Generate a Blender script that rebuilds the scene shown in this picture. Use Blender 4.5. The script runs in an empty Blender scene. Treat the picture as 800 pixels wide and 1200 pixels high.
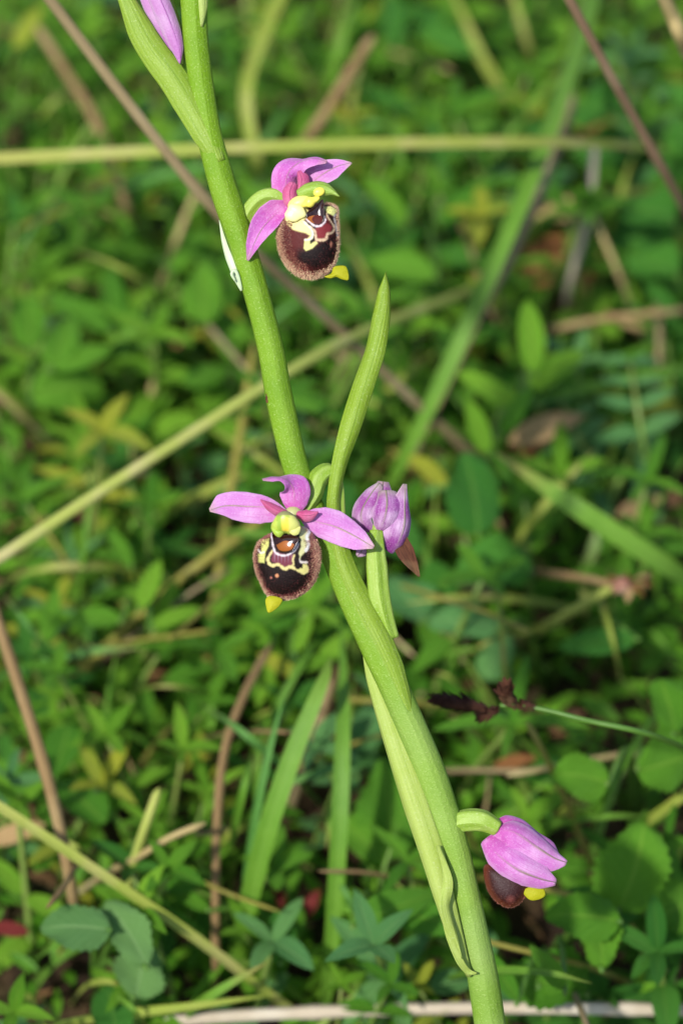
import bpy, math, random
import numpy as np
from mathutils import Vector, Matrix

random.seed(7)
rng = np.random.default_rng(7)
SC = bpy.context.scene
COL = SC.collection

# ------------------------------------------------------------------ camera
CAM_H = 0.4647
D = 0.45                       # focus distance (m)
S = 0.158 / 1200               # metres per photo pixel at the focus distance
PITCH = math.radians(48)
cam = bpy.data.cameras.new('camera')
cam_o = bpy.data.objects.new('camera', cam)
COL.objects.link(cam_o)
cam_o.location = (0, 0, CAM_H)
cam_o.rotation_euler = (math.radians(90) - PITCH, 0, 0)
cam.sensor_fit = 'VERTICAL'
cam.sensor_height = 36
cam.sensor_width = 24
cam.lens = 36 * D / 0.158
cam.clip_start = 0.01
cam.clip_end = 100
cam.dof.use_dof = True
cam.dof.focus_distance = D
cam.dof.aperture_fstop = 11.0
cam.dof.aperture_blades = 7
SC.camera = cam_o
R_ = Vector((1, 0, 0))
U_ = Vector((0, math.sin(PITCH), math.cos(PITCH)))
F_ = Vector((0, math.cos(PITCH), -math.sin(PITCH)))
C_ = Vector((0, 0, CAM_H))

# ------------------------------------------------------------------ light
SUN_DIR = Vector((-0.36, -0.50, 0.80)).normalized()     # towards the sun
world = bpy.data.worlds.new('World')
SC.world = world
world.use_nodes = True
nt = world.node_tree
sky = nt.nodes.new('ShaderNodeTexSky')
sky.sky_type = 'NISHITA'
sky.sun_disc = False
sky.sun_elevation = math.asin(SUN_DIR.z)
sky.sun_rotation = math.atan2(SUN_DIR.x, SUN_DIR.y)
nt.links.new(sky.outputs[0], nt.nodes['Background'].inputs[0])
nt.nodes['Background'].inputs[1].default_value = 0.12
sun = bpy.data.lights.new('sun', 'SUN')
sun.energy = 3.5
sun.angle = math.radians(2.5)
sun.color = (1.0, 0.97, 0.93)
sun_o = bpy.data.objects.new('sun', sun)
sun_o.rotation_euler = SUN_DIR.to_track_quat('Z', 'Y').to_euler()
sun_o.location = SUN_DIR * 2
COL.objects.link(sun_o)
SC.view_settings.view_transform = 'Standard'
SC.view_settings.look = 'None'
SC.view_settings.gamma = 1
SC.view_settings.use_curve_mapping = False
SC.view_settings.exposure = 0.55
SC.cycles.use_denoising = True
SC.cycles.max_bounces = 8
SC.cycles.transmission_bounces = 6

# ------------------------------------------------------------------ helpers
def srgb(r, g, b):
    f = lambda c: (c / 255 / 12.92) if c <= 10 else ((c / 255 + 0.055) / 1.055) ** 2.4
    return (f(r), f(g), f(b))

ZO = 0.0                       # forward offset of the flower being built (px)
def W(p):
    """orchid pixel space (x right, y UP = -photo y, z towards camera, photo px) -> world"""
    return C_ + F_ * (D - (p[2] + ZO) * S) + R_ * ((p[0] - 400) * S) + U_ * ((600 + p[1]) * S)

def G(px, py, h):
    """world point where the sight line of a photo pixel is h mm above the ground"""
    d = F_ + R_ * ((px - 400) * S / D) + U_ * ((600 - py) * S / D)
    if h > 40: h = 40 + (h - 40) * 1.16
    t = (h / 1000 - CAM_H) / d.z
    return C_ + d * t

def pxsize(p):                 # metres per photo pixel at a world point
    return S * ((p - C_).dot(F_)) / D

def tag(o, label=None, cat=None, group=None, kind=None):
    if label: o['label'] = label
    if cat: o['category'] = cat
    if group: o['group'] = group
    if kind: o['kind'] = kind
    return o

def empty(name, loc, rz=0, parent=None):
    o = bpy.data.objects.new(name, None)
    o.empty_display_size = 0.01
    o.location = loc
    o.rotation_euler = (0, 0, rz)
    if parent: o.parent = parent
    COL.objects.link(o)
    return o

WORLD = {}                     # object -> world origin (no rotations on the hand-built things)
def build(name, verts, faces, mat, parent=None, uvs=None, cols=None, smooth=True, origin=None):
    """ONE mesh object from world-space vertices; origin at its centre, parented without rotation"""
    v = np.array([tuple(p) for p in verts], dtype=np.float64)
    if origin is None:
        origin = (v.min(0) + v.max(0)) / 2
    origin = np.array(tuple(origin))
    me = bpy.data.meshes.new(name)
    me.from_pydata((v - origin).tolist(), [], faces)
    if smooth:
        me.polygons.foreach_set('use_smooth', [True] * len(me.polygons))
    if uvs is not None:
        uvl = me.uv_layers.new(name='UVMap')
        idx = np.empty(len(me.loops), dtype=np.int32)
        me.loops.foreach_get('vertex_index', idx)
        uvl.data.foreach_set('uv', np.array(uvs, dtype=np.float32)[idx].ravel())
    if cols is not None:
        ca = me.color_attributes.new('Col', 'FLOAT_COLOR', 'POINT')
        c = np.ones((len(v), 4), dtype=np.float32); c[:, :3] = cols
        ca.data.foreach_set('color', c.ravel())
    me.materials.append(mat)
    me.update()
    o = bpy.data.objects.new(name, me)
    COL.objects.link(o)
    po = np.zeros(3)
    if parent is not None:
        o.parent = parent
        po = WORLD[parent.name]
    o.location = origin - po
    WORLD[o.name] = origin
    return o

def root(name, loc, label, cat, group=None):
    o = empty(name, loc)
    WORLD[o.name] = np.array(tuple(loc))
    return tag(o, label, cat, group)

def crom(pts, n):
    P = np.array([tuple(p) for p in pts], dtype=float)
    m = len(P)
    if m == 2:
        t = np.linspace(0, 1, n)[:, None]
        return P[0] * (1 - t) + P[1] * t
    E = np.vstack([2 * P[0] - P[1], P, 2 * P[-1] - P[-2]])
    out = []
    for s in np.linspace(0, m - 1, n):
        i = min(int(s), m - 2); t = s - i
        a, b, c, d = E[i], E[i + 1], E[i + 2], E[i + 3]
        out.append(0.5 * ((2 * b) + (c - a) * t + (2 * a - 5 * b + 4 * c - d) * t * t + (3 * b - a - 3 * c + d) * t ** 3))
    return np.array(out)

def lerpl(lst, t):
    lst = np.array(lst, dtype=float)
    return np.interp(t, np.linspace(0, 1, len(lst)), lst)

def nrm(a):
    return a / (np.linalg.norm(a, axis=-1, keepdims=True) + 1e-12)

def tube_data(path, radii, seg=14, ribs=0, rib_a=0.0, flat=1.0, twist=0.0):
    n = len(path)
    T = nrm(np.gradient(path, axis=0))
    ref = np.array([0, 0, 1.0]) if abs(T[0][2]) < 0.9 else np.array([1.0, 0, 0])
    N = nrm(ref - T[0] * ref.dot(T[0]))
    vs, uv = [], []
    for i in range(n):
        N = nrm(N - T[i] * N.dot(T[i]))
        B = np.cross(T[i], N)
        for k in range(seg + 1):
            a = 2 * math.pi * k / seg + twist * i / n
            r = radii[i] * (1 + rib_a * math.cos(ribs * 2 * math.pi * k / seg))
            vs.append(path[i] + N * r * flat * math.cos(a) + B * r * math.sin(a))
            uv.append((i / (n - 1), k / seg))
    fs = []
    for i in range(n - 1):
        for k in range(seg):
            a = i * (seg + 1) + k
            fs.append((a, a + 1, a + seg + 2, a + seg + 1))
    for i, rev in ((0, True), (n - 1, False)):
        c = len(vs); vs.append(path[i]); uv.append((i / (n - 1), 0.5))
        for k in range(seg):
            a = i * (seg + 1) + k
            fs.append((c, a + 1, a) if rev else (c, a, a + 1))
    return np.array(vs), fs, uv

def flip(p):                   # photo px (y down) -> orchid space (y up)
    return (p[0], -p[1], p[2] if len(p) > 2 else 0.0)

def ptube(name, pts, rad, mat, parent, n=30, **kw):
    path = crom([flip(p) for p in pts], n)
    v, f, uv = tube_data(path, lerpl(rad, np.linspace(0, 1, n)), **kw)
    return build(name, [W(p) for p in v], f, mat, parent, uv)

def sheet_data(spine, wl, wr, nrmls=((0, 0, 1),), cup=0.0, nu=28, nv=15, th=1.2, ripple=0.0, fold=0.0, seed=0, wob=0.0):
    """closed leaf/petal sheet in orchid space. wl / wr: half widths left / right of travel"""
    P = crom([flip(p) for p in spine], nu)
    t = np.linspace(0, 1, nu)
    T = nrm(np.gradient(P, axis=0))
    NR = np.array(nrmls, dtype=float)
    H = np.stack([np.interp(t, np.linspace(0, 1, len(NR)), NR[:, k]) for k in range(3)], 1) if len(NR) > 1 else np.repeat(NR, nu, 0)
    H = nrm(H - T * (H * T).sum(1, keepdims=True))
    Sd = np.cross(T, H)
    L, Rr = lerpl(wl, t), lerpl(wr, t)
    r = np.random.default_rng(seed + 11)
    ph = r.uniform(0, 6.28, 4)
    vs, uv = [], []
    for side in (1, -1):
        for i in range(nu):
            for j in range(nv):
                v = -1 + 2 * j / (nv - 1)
                w = (Rr[i] if v > 0 else L[i])
                off = v * w
                wm = max(L[i], Rr[i])
                z = cup * (v * v) * wm + fold * abs(v) * wm
                z += ripple * math.sin(t[i] * 9 + ph[0] + 2 * v) * v * v + wob * math.sin(5 * t[i] + ph[1]) * math.sin(2.5 * v + ph[2])
                e = th * 0.5 * (1 - 0.75 * v ** 4)
                vs.append(P[i] + Sd[i] * off + H[i] * (z + side * e))
                uv.append((t[i], (v + 1) / 2))
    fs = []
    o2 = nu * nv
    for i in range(nu - 1):
        for j in range(nv - 1):
            a = i * nv + j
            fs.append((a, a + nv, a + nv + 1, a + 1))
            fs.append((o2 + a, o2 + a + 1, o2 + a + nv + 1, o2 + a + nv))
    for i in range(nu - 1):
        for j in (0, nv - 1):
            a = i * nv + j; b = a + nv
            fs.append((a, o2 + a, o2 + b, b) if j == 0 else (a, b, o2 + b, o2 + a))
    for j in range(nv - 1):
        for i in (0, nu - 1):
            a = i * nv + j; b = a + 1
            fs.append((a, b, o2 + b, o2 + a) if i == 0 else (a, o2 + a, o2 + b, b))
    return np.array(vs), fs, uv

def sheet(name, spine, wl, wr, mat, parent, **kw):
    v, f, uv = sheet_data(spine, wl, wr, **kw)
    return build(name, [W(p) for p in v], f, mat, parent, uv)

# ------------------------------------------------------------------ materials
def new_mat(name):
    m = bpy.data.materials.new(name)
    m.use_nodes = True
    nt = m.node_tree
    return m, nt, nt.nodes['Principled BSDF'], nt.nodes['Material Output']

class NB:
    """tiny node builder"""
    def __init__(self, nt): self.nt = nt
    def n(self, typ, **kw):
        o = self.nt.nodes.new(typ)
        for k, v in kw.items():
            setattr(o, k, v)
        return o
    def set(self, sock, val):
        if hasattr(val, 'is_linked') or isinstance(val, bpy.types.NodeSocket):
            self.nt.links.new(val, sock)
        else:
            sock.default_value = (*val, 1) if isinstance(val, tuple) and len(val) == 3 and sock.type == 'RGBA' else val
    def math(self, op, a, b=0.0, clamp=False):
        o = self.n('ShaderNodeMath', operation=op, use_clamp=clamp)
        self.set(o.inputs[0], a); self.set(o.inputs[1], b)
        return o.outputs[0]
    def mix(self, f, a, b):
        o = self.n('ShaderNodeMix', data_type='RGBA')
        self.set(o.inputs[0], f); self.set(o.inputs[6], a); self.set(o.inputs[7], b)
        return o.outputs[2]
    def ramp(self, v, lo, hi):          # linear step lo..hi -> 0..1
        o = self.n('ShaderNodeMapRange')
        self.set(o.inputs[0], v); o.inputs[1].default_value = lo; o.inputs[2].default_value = hi
        return o.outputs[0]
    def noise(self, vec, scale, detail=3, rough=0.55):
        o = self.n('ShaderNodeTexNoise')
        if vec is not None: self.set(o.inputs['Vector'], vec)
        o.inputs['Scale'].default_value = scale; o.inputs['Detail'].default_value = detail; o.inputs['Roughness'].default_value = rough
        return o.outputs[0]

def finish(b, nt, pb, out, colour, rough=0.5, spec=0.4, trans=0.0, tcol=None, bump=None, bump_d=0.0, sheen=0.0):
    b.set(pb.inputs['Base Color'], colour)
    b.set(pb.inputs['Roughness'], rough)
    pb.inputs['Specular IOR Level'].default_value = spec
    if sheen:
        pb.inputs['Sheen Weight'].default_value = sheen
        pb.inputs['Sheen Roughness'].default_value = 0.4
    if bump is not None:
        bn = b.n('ShaderNodeBump')
        bn.inputs['Strength'].default_value = 1.0
        bn.inputs['Distance'].default_value = bump_d
        b.set(bn.inputs['Height'], bump)
        nt.links.new(bn.outputs[0], pb.inputs['Normal'])
    if trans > 0:
        tr = b.n('ShaderNodeBsdfTranslucent')
        b.set(tr.inputs[0], tcol if tcol is not None else colour)
        mx = b.n('ShaderNodeMixShader')
        mx.inputs[0].default_value = trans
        nt.links.new(pb.outputs[0], mx.inputs[1]); nt.links.new(tr.outputs[0], mx.inputs[2])
        nt.links.new(mx.outputs[0], out.inputs[0])

def petal_mat(name, base, pale, rib, deep, rib_w=0.035, tip=0.85, edge_pale=0.0):
    """tepal: base hue, paler patches, greenish midrib, deeper towards the claw"""
    m, nt, pb, out = new_mat(name)
    b = NB(nt)
    uv = b.n('ShaderNodeUVMap').outputs[0]
    sp = b.n('ShaderNodeSeparateXYZ'); b.set(sp.inputs[0], uv)
    u, v = sp.outputs[0], sp.outputs[1]
    oc = b.n('ShaderNodeTexCoord').outputs['Object']
    n1 = b.noise(oc, 260, 3)
    n2 = b.noise(oc, 3300, 2, 0.8)
    mp = b.n('ShaderNodeMapping'); b.set(mp.inputs[0], uv); mp.inputs['Scale'].default_value = (1.6, 30, 1)
    n3 = b.noise(mp.outputs[0], 1.0, 2)
    c = b.mix(b.ramp(u, 0.0, 0.45), deep, base)
    c = b.mix(b.ramp(n1, 0.42, 0.72), c, pale)
    c = b.mix(b.math('MULTIPLY', b.ramp(n3, 0.48, 0.68), 0.5), c, deep)
    dv = b.math('ABSOLUTE', b.math('SUBTRACT', v, 0.5))
    if edge_pale:
        c = b.mix(b.math('MULTIPLY', b.ramp(dv, 0.36, 0.5), edge_pale), c, pale)
    c = b.mix(b.math('MULTIPLY', b.ramp(n2, 0.54, 0.74), 0.42), c, srgb(236, 206, 236))  # bright sparkle highlights painted into the colour as fine speckles
    rw = b.math('MULTIPLY', b.math('ADD', n1, 0.5), rib_w)
    rm = b.math('SUBTRACT', 1.0, b.math('DIVIDE', dv, rw), True)
    rm = b.math('MULTIPLY', rm, b.ramp(u, 0.12, 0.6))
    c = b.mix(b.math('MULTIPLY', rm, 0.95), c, rib)
    tm = b.ramp(u, tip, 1.0)
    c = b.mix(b.math('MULTIPLY', tm, 0.6), c, rib)
    h = b.math('ADD', b.math('MULTIPLY', n2, 0.5), b.math('MULTIPLY', rm, -0.4))
    finish(b, nt, pb, out, c, 0.45, 0.35, 0.30, None, h, 0.0003, 0.2)
    return m

def herb_mat(name, base, alt, vein=None, rough=0.42, trans=0.3, stripes=0, pale=None, spec=0.45, sat_var=0.35, island=False, bump_d=0.0002, tip=None, speck=None, bloom=None):
    """leaf / stem green with per-object variation, midrib, long stripes"""
    m, nt, pb, out = new_mat(name)
    b = NB(nt)
    uv = b.n('ShaderNodeUVMap').outputs[0]
    sp = b.n('ShaderNodeSeparateXYZ'); b.set(sp.inputs[0], uv)
    u, v = sp.outputs[0], sp.outputs[1]
    oc = b.n('ShaderNodeTexCoord').outputs['Object']
    rnd = b.n('ShaderNodeNewGeometry').outputs['Random Per Island'] if island else b.n('ShaderNodeObjectInfo').outputs['Random']
    n1 = b.noise(oc, 220, 4)
    f = b.math('ADD', b.math('MULTIPLY', rnd, sat_var * 2), b.math('MULTIPLY', b.math('SUBTRACT', n1, 0.5), 1.1), True)
    c = b.mix(f, base, alt)
    h = n1
    if pale is not None:
        c = b.mix(b.math('MULTIPLY', b.ramp(b.noise(oc, 90, 2), 0.5, 0.68), 0.7), c, pale)
    if stripes:
        mp = b.n('ShaderNodeMapping'); b.set(mp.inputs[0], uv); mp.inputs['Scale'].default_value = (1.6, stripes, 1)
        n3 = b.noise(mp.outputs[0], 1.0, 3)
        c = b.mix(b.math('MULTIPLY', b.ramp(n3, 0.42, 0.66), 0.5), c, vein if vein else alt)
        h = b.math('ADD', n1, n3)
    elif vein is not None:
        dv = b.math('ABSOLUTE', b.math('SUBTRACT', v, 0.5))
        rm = b.math('SUBTRACT', 1.0, b.math('DIVIDE', dv, 0.05), True)
        # side veins as fine relief and a little colour
        w = b.math('SINE', b.math('MULTIPLY', b.math('SUBTRACT', u, b.math('MULTIPLY', dv, 0.7)), 44.0))
        sv = b.math('MULTIPLY', b.ramp(w, 0.72, 1.0), 0.16)
        c = b.mix(b.math('MAXIMUM', b.math('MULTIPLY', rm, 0.7), sv), c, vein)
        h = b.math('SUBTRACT', n1, b.math('MULTIPLY', b.math('MAXIMUM', rm, sv), 1.0))
    if tip is not None:
        c = b.mix(b.math('MULTIPLY', b.ramp(u, 0.7, 1.0), b.ramp(rnd, 0.5, 1.0)), c, tip)
    if bloom is not None:
        c = b.mix(b.math('MULTIPLY', b.ramp(b.noise(oc, 140, 3), 0.45, 0.75), 0.6), c, srgb(88, 128, 8))
        c = b.mix(b.math('MULTIPLY', b.ramp(u, 0.42, 0.75), b.ramp(b.noise(oc, 60, 2), 0.3, 0.75)), c, bloom)
    if speck is not None:
        n4 = b.noise(oc, 3600, 2, 0.75)
        c = b.mix(b.math('MULTIPLY', b.ramp(n4, 0.56, 0.78), 0.45), c, speck)
        h = b.math('ADD', h, b.math('MULTIPLY', n4, 0.4))
    tc = b.mix(0.5, c, srgb(150, 200, 40)) if trans else None
    finish(b, nt, pb, out, c, rough, spec, trans, tc, h, bump_d)
    return m

def dry_mat(name, c1, c2, c3, rough=0.75, trans=0.0):
    m, nt, pb, out = new_mat(name)
    b = NB(nt)
    uv = b.n('ShaderNodeUVMap').outputs[0]
    oc = b.n('ShaderNodeTexCoord').outputs['Object']
    mp = b.n('ShaderNodeMapping'); b.set(mp.inputs[0], uv); mp.inputs['Scale'].default_value = (3, 16, 1)
    n3 = b.noise(mp.outputs[0], 1.0, 4, 0.65)
    n1 = b.noise(oc, 70, 3)
    c = b.mix(b.ramp(n3, 0.35, 0.7), c1, c2)
    c = b.mix(b.math('MULTIPLY', b.ramp(n1, 0.5, 0.7), 0.7), c, c3)
    finish(b, nt, pb, out, c, rough, 0.25, trans, None, n3, 0.0004)
    return m

def col_mat(name, rough=0.5, spec=0.4, sheen=0.0, bump=0.0, bs=6000):
    """colour stored on the mesh: flat pattern of the lip"""
    m, nt, pb, out = new_mat(name)
    b = NB(nt)
    c = b.n('ShaderNodeVertexColor', layer_name='Col').outputs[0]
    oc = b.n('ShaderNodeTexCoord').outputs['Object']
    n = b.noise(oc, bs, 2, 0.7)
    c = b.mix(b.math('MULTIPLY', b.ramp(n, 0.5, 0.9), 0.10), c, srgb(200, 160, 150))
    finish(b, nt, pb, out, c, rough, spec, 0, None, n if bump else None, bump, sheen)
    return m

M = {}
M['sepal'] = petal_mat('sepal_pink', srgb(208, 134, 202), srgb(226, 176, 218), srgb(190, 178, 130), srgb(200, 92, 178), edge_pale=0.5)
M['sepal_deep'] = petal_mat('sepal_magenta', srgb(200, 106, 190), srgb(222, 154, 210), srgb(186, 160, 140), srgb(198, 58, 156), 0.03, edge_pale=0.4)
M['sepal_faded'] = petal_mat('sepal_faded', srgb(168, 84, 164), srgb(222, 188, 216), srgb(150, 150, 100), srgb(126, 38, 122), 0.05, 0.8, 0.7)
M['sepal_bud'] = petal_mat('sepal_bud', srgb(206, 126, 196), srgb(226, 174, 216), srgb(140, 132, 90), srgb(194, 78, 168), 0.05, 0.94, 0.5)
M['bud_pale'] = petal_mat('bud_pale', srgb(222, 178, 214), srgb(242, 228, 236), srgb(184, 110, 180), srgb(190, 96, 182), 0.05, 2.0, 0.9)
M['petal'] = petal_mat('petal_velvet', srgb(214, 104, 156), srgb(232, 164, 196), srgb(200, 84, 130), srgb(198, 60, 118), 0.03, 2.0)
M['stem'] = herb_mat('orchid_stem', srgb(106, 142, 16), srgb(122, 154, 36), srgb(126, 156, 56), 0.52, 0.0, 6, sat_var=0.3, bump_d=0.00035, spec=0.25, speck=srgb(190, 206, 130), bloom=srgb(138, 162, 86))
M['bract'] = herb_mat('orchid_bract', srgb(134, 162, 40), srgb(150, 176, 70), srgb(98, 134, 24), 0.46, 0.2, 9, sat_var=0.3, bump_d=0.0002, spec=0.3, speck=srgb(206, 218, 160))
M['bract_pale'] = herb_mat('orchid_bract_pale', srgb(174, 192, 88), srgb(190, 204, 120), srgb(148, 174, 60), 0.5, 0.3, 7, sat_var=0.3, bump_d=0.0002, spec=0.3, speck=srgb(214, 222, 170))
M['ovary'] = herb_mat('orchid_ovary', srgb(128, 160, 44), srgb(152, 180, 74), srgb(176, 194, 110), 0.45, 0.1, 6, sat_var=0.2, bump_d=0.0002, spec=0.3, speck=srgb(206, 218, 160))
M['white_bract'] = herb_mat('orchid_bract_white', srgb(208, 222, 180), srgb(222, 230, 200), srgb(170, 200, 110), 0.45, 0.3, 4, bump_d=0.0001)
M['lip'] = col_mat('lip_velvet', 0.5, 0.16, 0.0, 0.00008)
M['hair'] = col_mat('lip_hair', 0.6, 0.2, 0.3)
M['lip_gloss'] = col_mat('lip_satin', 0.4, 0.28, 0.0, 0.00008)
M['gloss'] = col_mat('lip_glossy', 0.18, 0.6)
M['column'] = col_mat('column_waxy', 0.38, 0.45, 0.0, 0.00005, 2500)
M['tip_yellow'] = herb_mat('lip_tip', srgb(176, 174, 22), srgb(198, 192, 44), None, 0.5, 0.3, 0, bump_d=0.0003, spec=0.25, speck=srgb(226, 218, 90))
M['wither'] = dry_mat('withered_lip', srgb(112, 70, 48), srgb(52, 24, 18), srgb(180, 142, 100))
M['scab'] = dry_mat('scab', srgb(92, 50, 34), srgb(60, 26, 20), srgb(150, 110, 70))

# ================================================================== ground
def vnoise(x, y, seed=0):
    r = np.random.default_rng(seed)
    out = np.zeros_like(x)
    for k in range(7):
        fx, fy = r.normal(0, 22 * 1.5 ** k, 2); p = r.uniform(0, 6.28)
        out += np.sin(x * fx + y * fy + p) / 1.35 ** k
    return out
gx = np.linspace(-0.75, 0.75, 150); gy = np.linspace(-0.35, 1.35, 170)
GX, GY = np.meshgrid(gx, gy)
GZ = -0.004 + 0.0011 * vnoise(GX, GY, 3)
# beyond the detailed patch the same sheet runs on to the horizon
far = 40.0
FX = np.where(GX <= gx[0], -far, np.where(GX >= gx[-1], far, GX))
FY = np.where(GY <= gy[0], -far, np.where(GY >= gy[-1], far, GY))
gv = np.stack([FX, FY, GZ], -1).reshape(-1, 3)
gf = [(j * 150 + i, j * 150 + i + 1, (j + 1) * 150 + i + 1, (j + 1) * 150 + i) for j in range(169) for i in range(149)]
m, nt_, pb_, out_ = new_mat('soil')
b_ = NB(nt_)
oc_ = b_.n('ShaderNodeTexCoord').outputs['Object']
c_ = b_.mix(b_.ramp(b_.noise(oc_, 120, 5), 0.35, 0.65), srgb(38, 28, 18), srgb(84, 64, 42))
c_ = b_.mix(b_.math('MULTIPLY', b_.ramp(b_.noise(oc_, 30, 3), 0.5, 0.65), 0.6), c_, srgb(44, 52, 22))
finish(b_, nt_, pb_, out_, c_, 0.9, 0.2, 0, None, b_.noise(oc_, 400, 5), 0.002)
soil = build('ground', gv, gf, m, None, origin=(0, 0, 0))
tag(soil, 'dark brown soil under the meadow plants', 'ground', kind='structure')

# ================================================================== the orchid
stem_px = [(219, -70, 4), (223, -30, 4), (227, 0, 4), (231, 60, 4), (244, 150, 4), (256, 200, 3), (268, 240, 2), (288, 300, 0), (315, 400, 0), (328, 470, 0), (347, 550, -2),
           (367, 600, -6), (390, 650, -6), (411, 700, -6), (440, 760, -6), (459, 800, -7), (481, 850, -9), (502, 900, -12),
           (519, 950, -16), (534, 1000, -20), (546, 1050, -26), (557, 1100, -34), (567, 1150, -44), (575, 1200, -56), (582, 1250, -70)]
stem_r = [14, 15, 15.5, 15, 14.5, 15.5, 16, 15.5, 15.5, 15.8, 15, 15, 15, 15.5, 17, 17.5, 18, 18, 17.5, 17, 17, 17.2, 18, 18.5, 19]
path = [np.array(W(flip(p))) for p in stem_px]
last = path[-1]
gp = np.array([last[0] + 0.007, last[1] - 0.016, -0.006])
mid1 = last * 0.66 + gp * 0.34 + np.array([0.0012, -0.0035, 0])
mid2 = last * 0.3 + gp * 0.7 + np.array([0.001, -0.003, 0])
path += [mid1, mid2, gp]
stem_r += [19, 19.5, 20]
ORC = root('orchid', (gp[0], gp[1], 0.0), 'tall leaning wild orchid with pink flowers and velvety brown bee-like lips', 'orchid')
N_ = 150
pp = crom(path, N_)
rr = lerpl(stem_r, np.linspace(0, 1, N_)) * S * (1 + 0.025 * np.sin(np.linspace(0, 40, N_)))
v, f, uv = tube_data(pp, rr, 28, 5, 0.018)
stem = build('stem', v, f, M['stem'], ORC, uv)

# scab on the stem
sv, sf = [], []
for i in range(7):
    for k in range(10):
        a = k * 0.628; e = -1.2 + i * 0.4
        r = 1 + 0.25 * math.sin(5 * a + i * 2.1)
        sv.append(W((313.5 + 2.2 * r * math.cos(e) * math.cos(a), -466 + 7 * math.sin(e) * r, 6.5 + 3.2 * r * math.cos(e) * math.sin(a))))
for i in range(6):
    for k in range(10):
        sf.append((i * 10 + k, i * 10 + (k + 1) % 10, (i + 1) * 10 + (k + 1) % 10, (i + 1) * 10 + k))
tag(build('scab', sv, sf, M['scab'], stem), 'small dark brown scab on the green stem')

# --- bracts
b1 = sheet('bract', [(257, 192, 18), (237, 152, 18), (208, 100, 15), (173, 50, 12), (149, 0, 8), (122, -62, 2)],
           [8, 15, 18, 18, 16, 9, 0.5], [8, 14.5, 17, 17, 15, 8, 0.5], M['bract'], ORC, cup=-0.45, nu=44, nv=21, th=1.6, ripple=0.7)
b_top = sheet('bract', [(237, 34, 17), (237, 10, 18), (236, -30, 19), (233, -75, 18)], [1.5, 7, 9, 6], [1.5, 7, 8, 6], M['bract_pale'], ORC, cup=-0.5, nu=22, th=1.2)
b_wh = sheet('bract', [(283, 341, 4), (277, 326, 5), (268, 302, 3), (262, 282, 2), (257, 258, 0)], [1.5, 4.5, 5, 3.4, 0.4], [1.5, 4.5, 4.5, 3, 0.4],
             M['white_bract'], ORC, nrmls=((-0.5, 0, 1),), cup=-0.3, nu=26, nv=11, th=0.9)
curl = ptube('bract_fold', [(276, 330, 10), (272, 322, 11), (276, 318, 11), (280, 326, 11), (284, 340, 10)], [1.2, 2.0, 2.2, 2.0, 0.6], M['white_bract'], ORC, 16, seg=8)
b2 = sheet('bract', [(396, 640, 6), (391, 600, 8), (392, 575, 10), (399, 540, 10), (411, 500, 9), (424, 455, 6), (438, 410, 3), (447, 372, 1), (452, 340, -1), (452, 318, -2)],
           [9, 8, 7.5, 9, 13, 13.5, 13, 12, 8.5, 0.4], [9, 8, 8, 10, 12, 12.5, 12, 9.5, 6, 0.4], M['bract'], ORC, nrmls=((0, 0, 1), (0.2, 0, 1), (-0.3, 0.1, 1), (0.3, 0, 1)), cup=-0.6, nu=56, nv=21, th=1.6, ripple=0.9, wob=0.6)
# ribbed sheath where that bract clasps the stem
b2s = sheet('stem_sheath', [(391, 618, 9), (399, 655, 10.5), (415, 695, 11), (438, 740, 12), (459, 785, 11.5), (478, 835, 8), (486, 858, 6)],
            [12, 14, 16, 17.5, 15, 7, 0.5], [10, 12, 14, 17, 15, 8, 0.5], M['bract'], ORC, cup=-0.62, nu=46, nv=25, th=1.4, wob=0.3)
b3 = sheet('bract', [(551, 1148, -22), (534, 1108, -14), (517, 1058, -6), (501, 1005, -4), (482, 948, -2), (466, 900, -4), (450, 848, -8), (434, 795, -12), (424, 752, -14)],
           [5, 8, 9, 11, 12, 11, 10, 7, 0.5], [3, 10, 15, 19, 19, 18, 16, 11, 0.5], M['bract_pale'], ORC, nrmls=((-0.35, 0.1, 1),), cup=-0.45, nu=50, nv=17, th=1.5, ripple=1.4)
b3b = sheet('bract_fold', [(512, 990, 6), (524, 1030, 8), (522, 1062, 8), (531, 1098, 2), (541, 1124, -4)], [2, 6, 7, 5, 1], [2, 6, 8, 5, 1],
            M['bract_pale'], ORC, nrmls=((-0.5, 0.2, 1), (0.5, 0, 0.8), (-0.6, 0.3, 1)), cup=-0.3, nu=30, nv=13, th=1.2, ripple=1.5)
hook = sheet('bract_fold', [(516, 1066, 3), (526, 1098, 1), (539, 1126, -6), (549, 1140, -14), (559, 1143, -14)], [1, 3, 4, 3, 1], [1, 3.5, 5, 4, 1],
             M['bract_pale'], ORC, nrmls=((-0.3, 0.2, 1),), cup=0.3, nu=24, nv=11, th=1.0)

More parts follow.
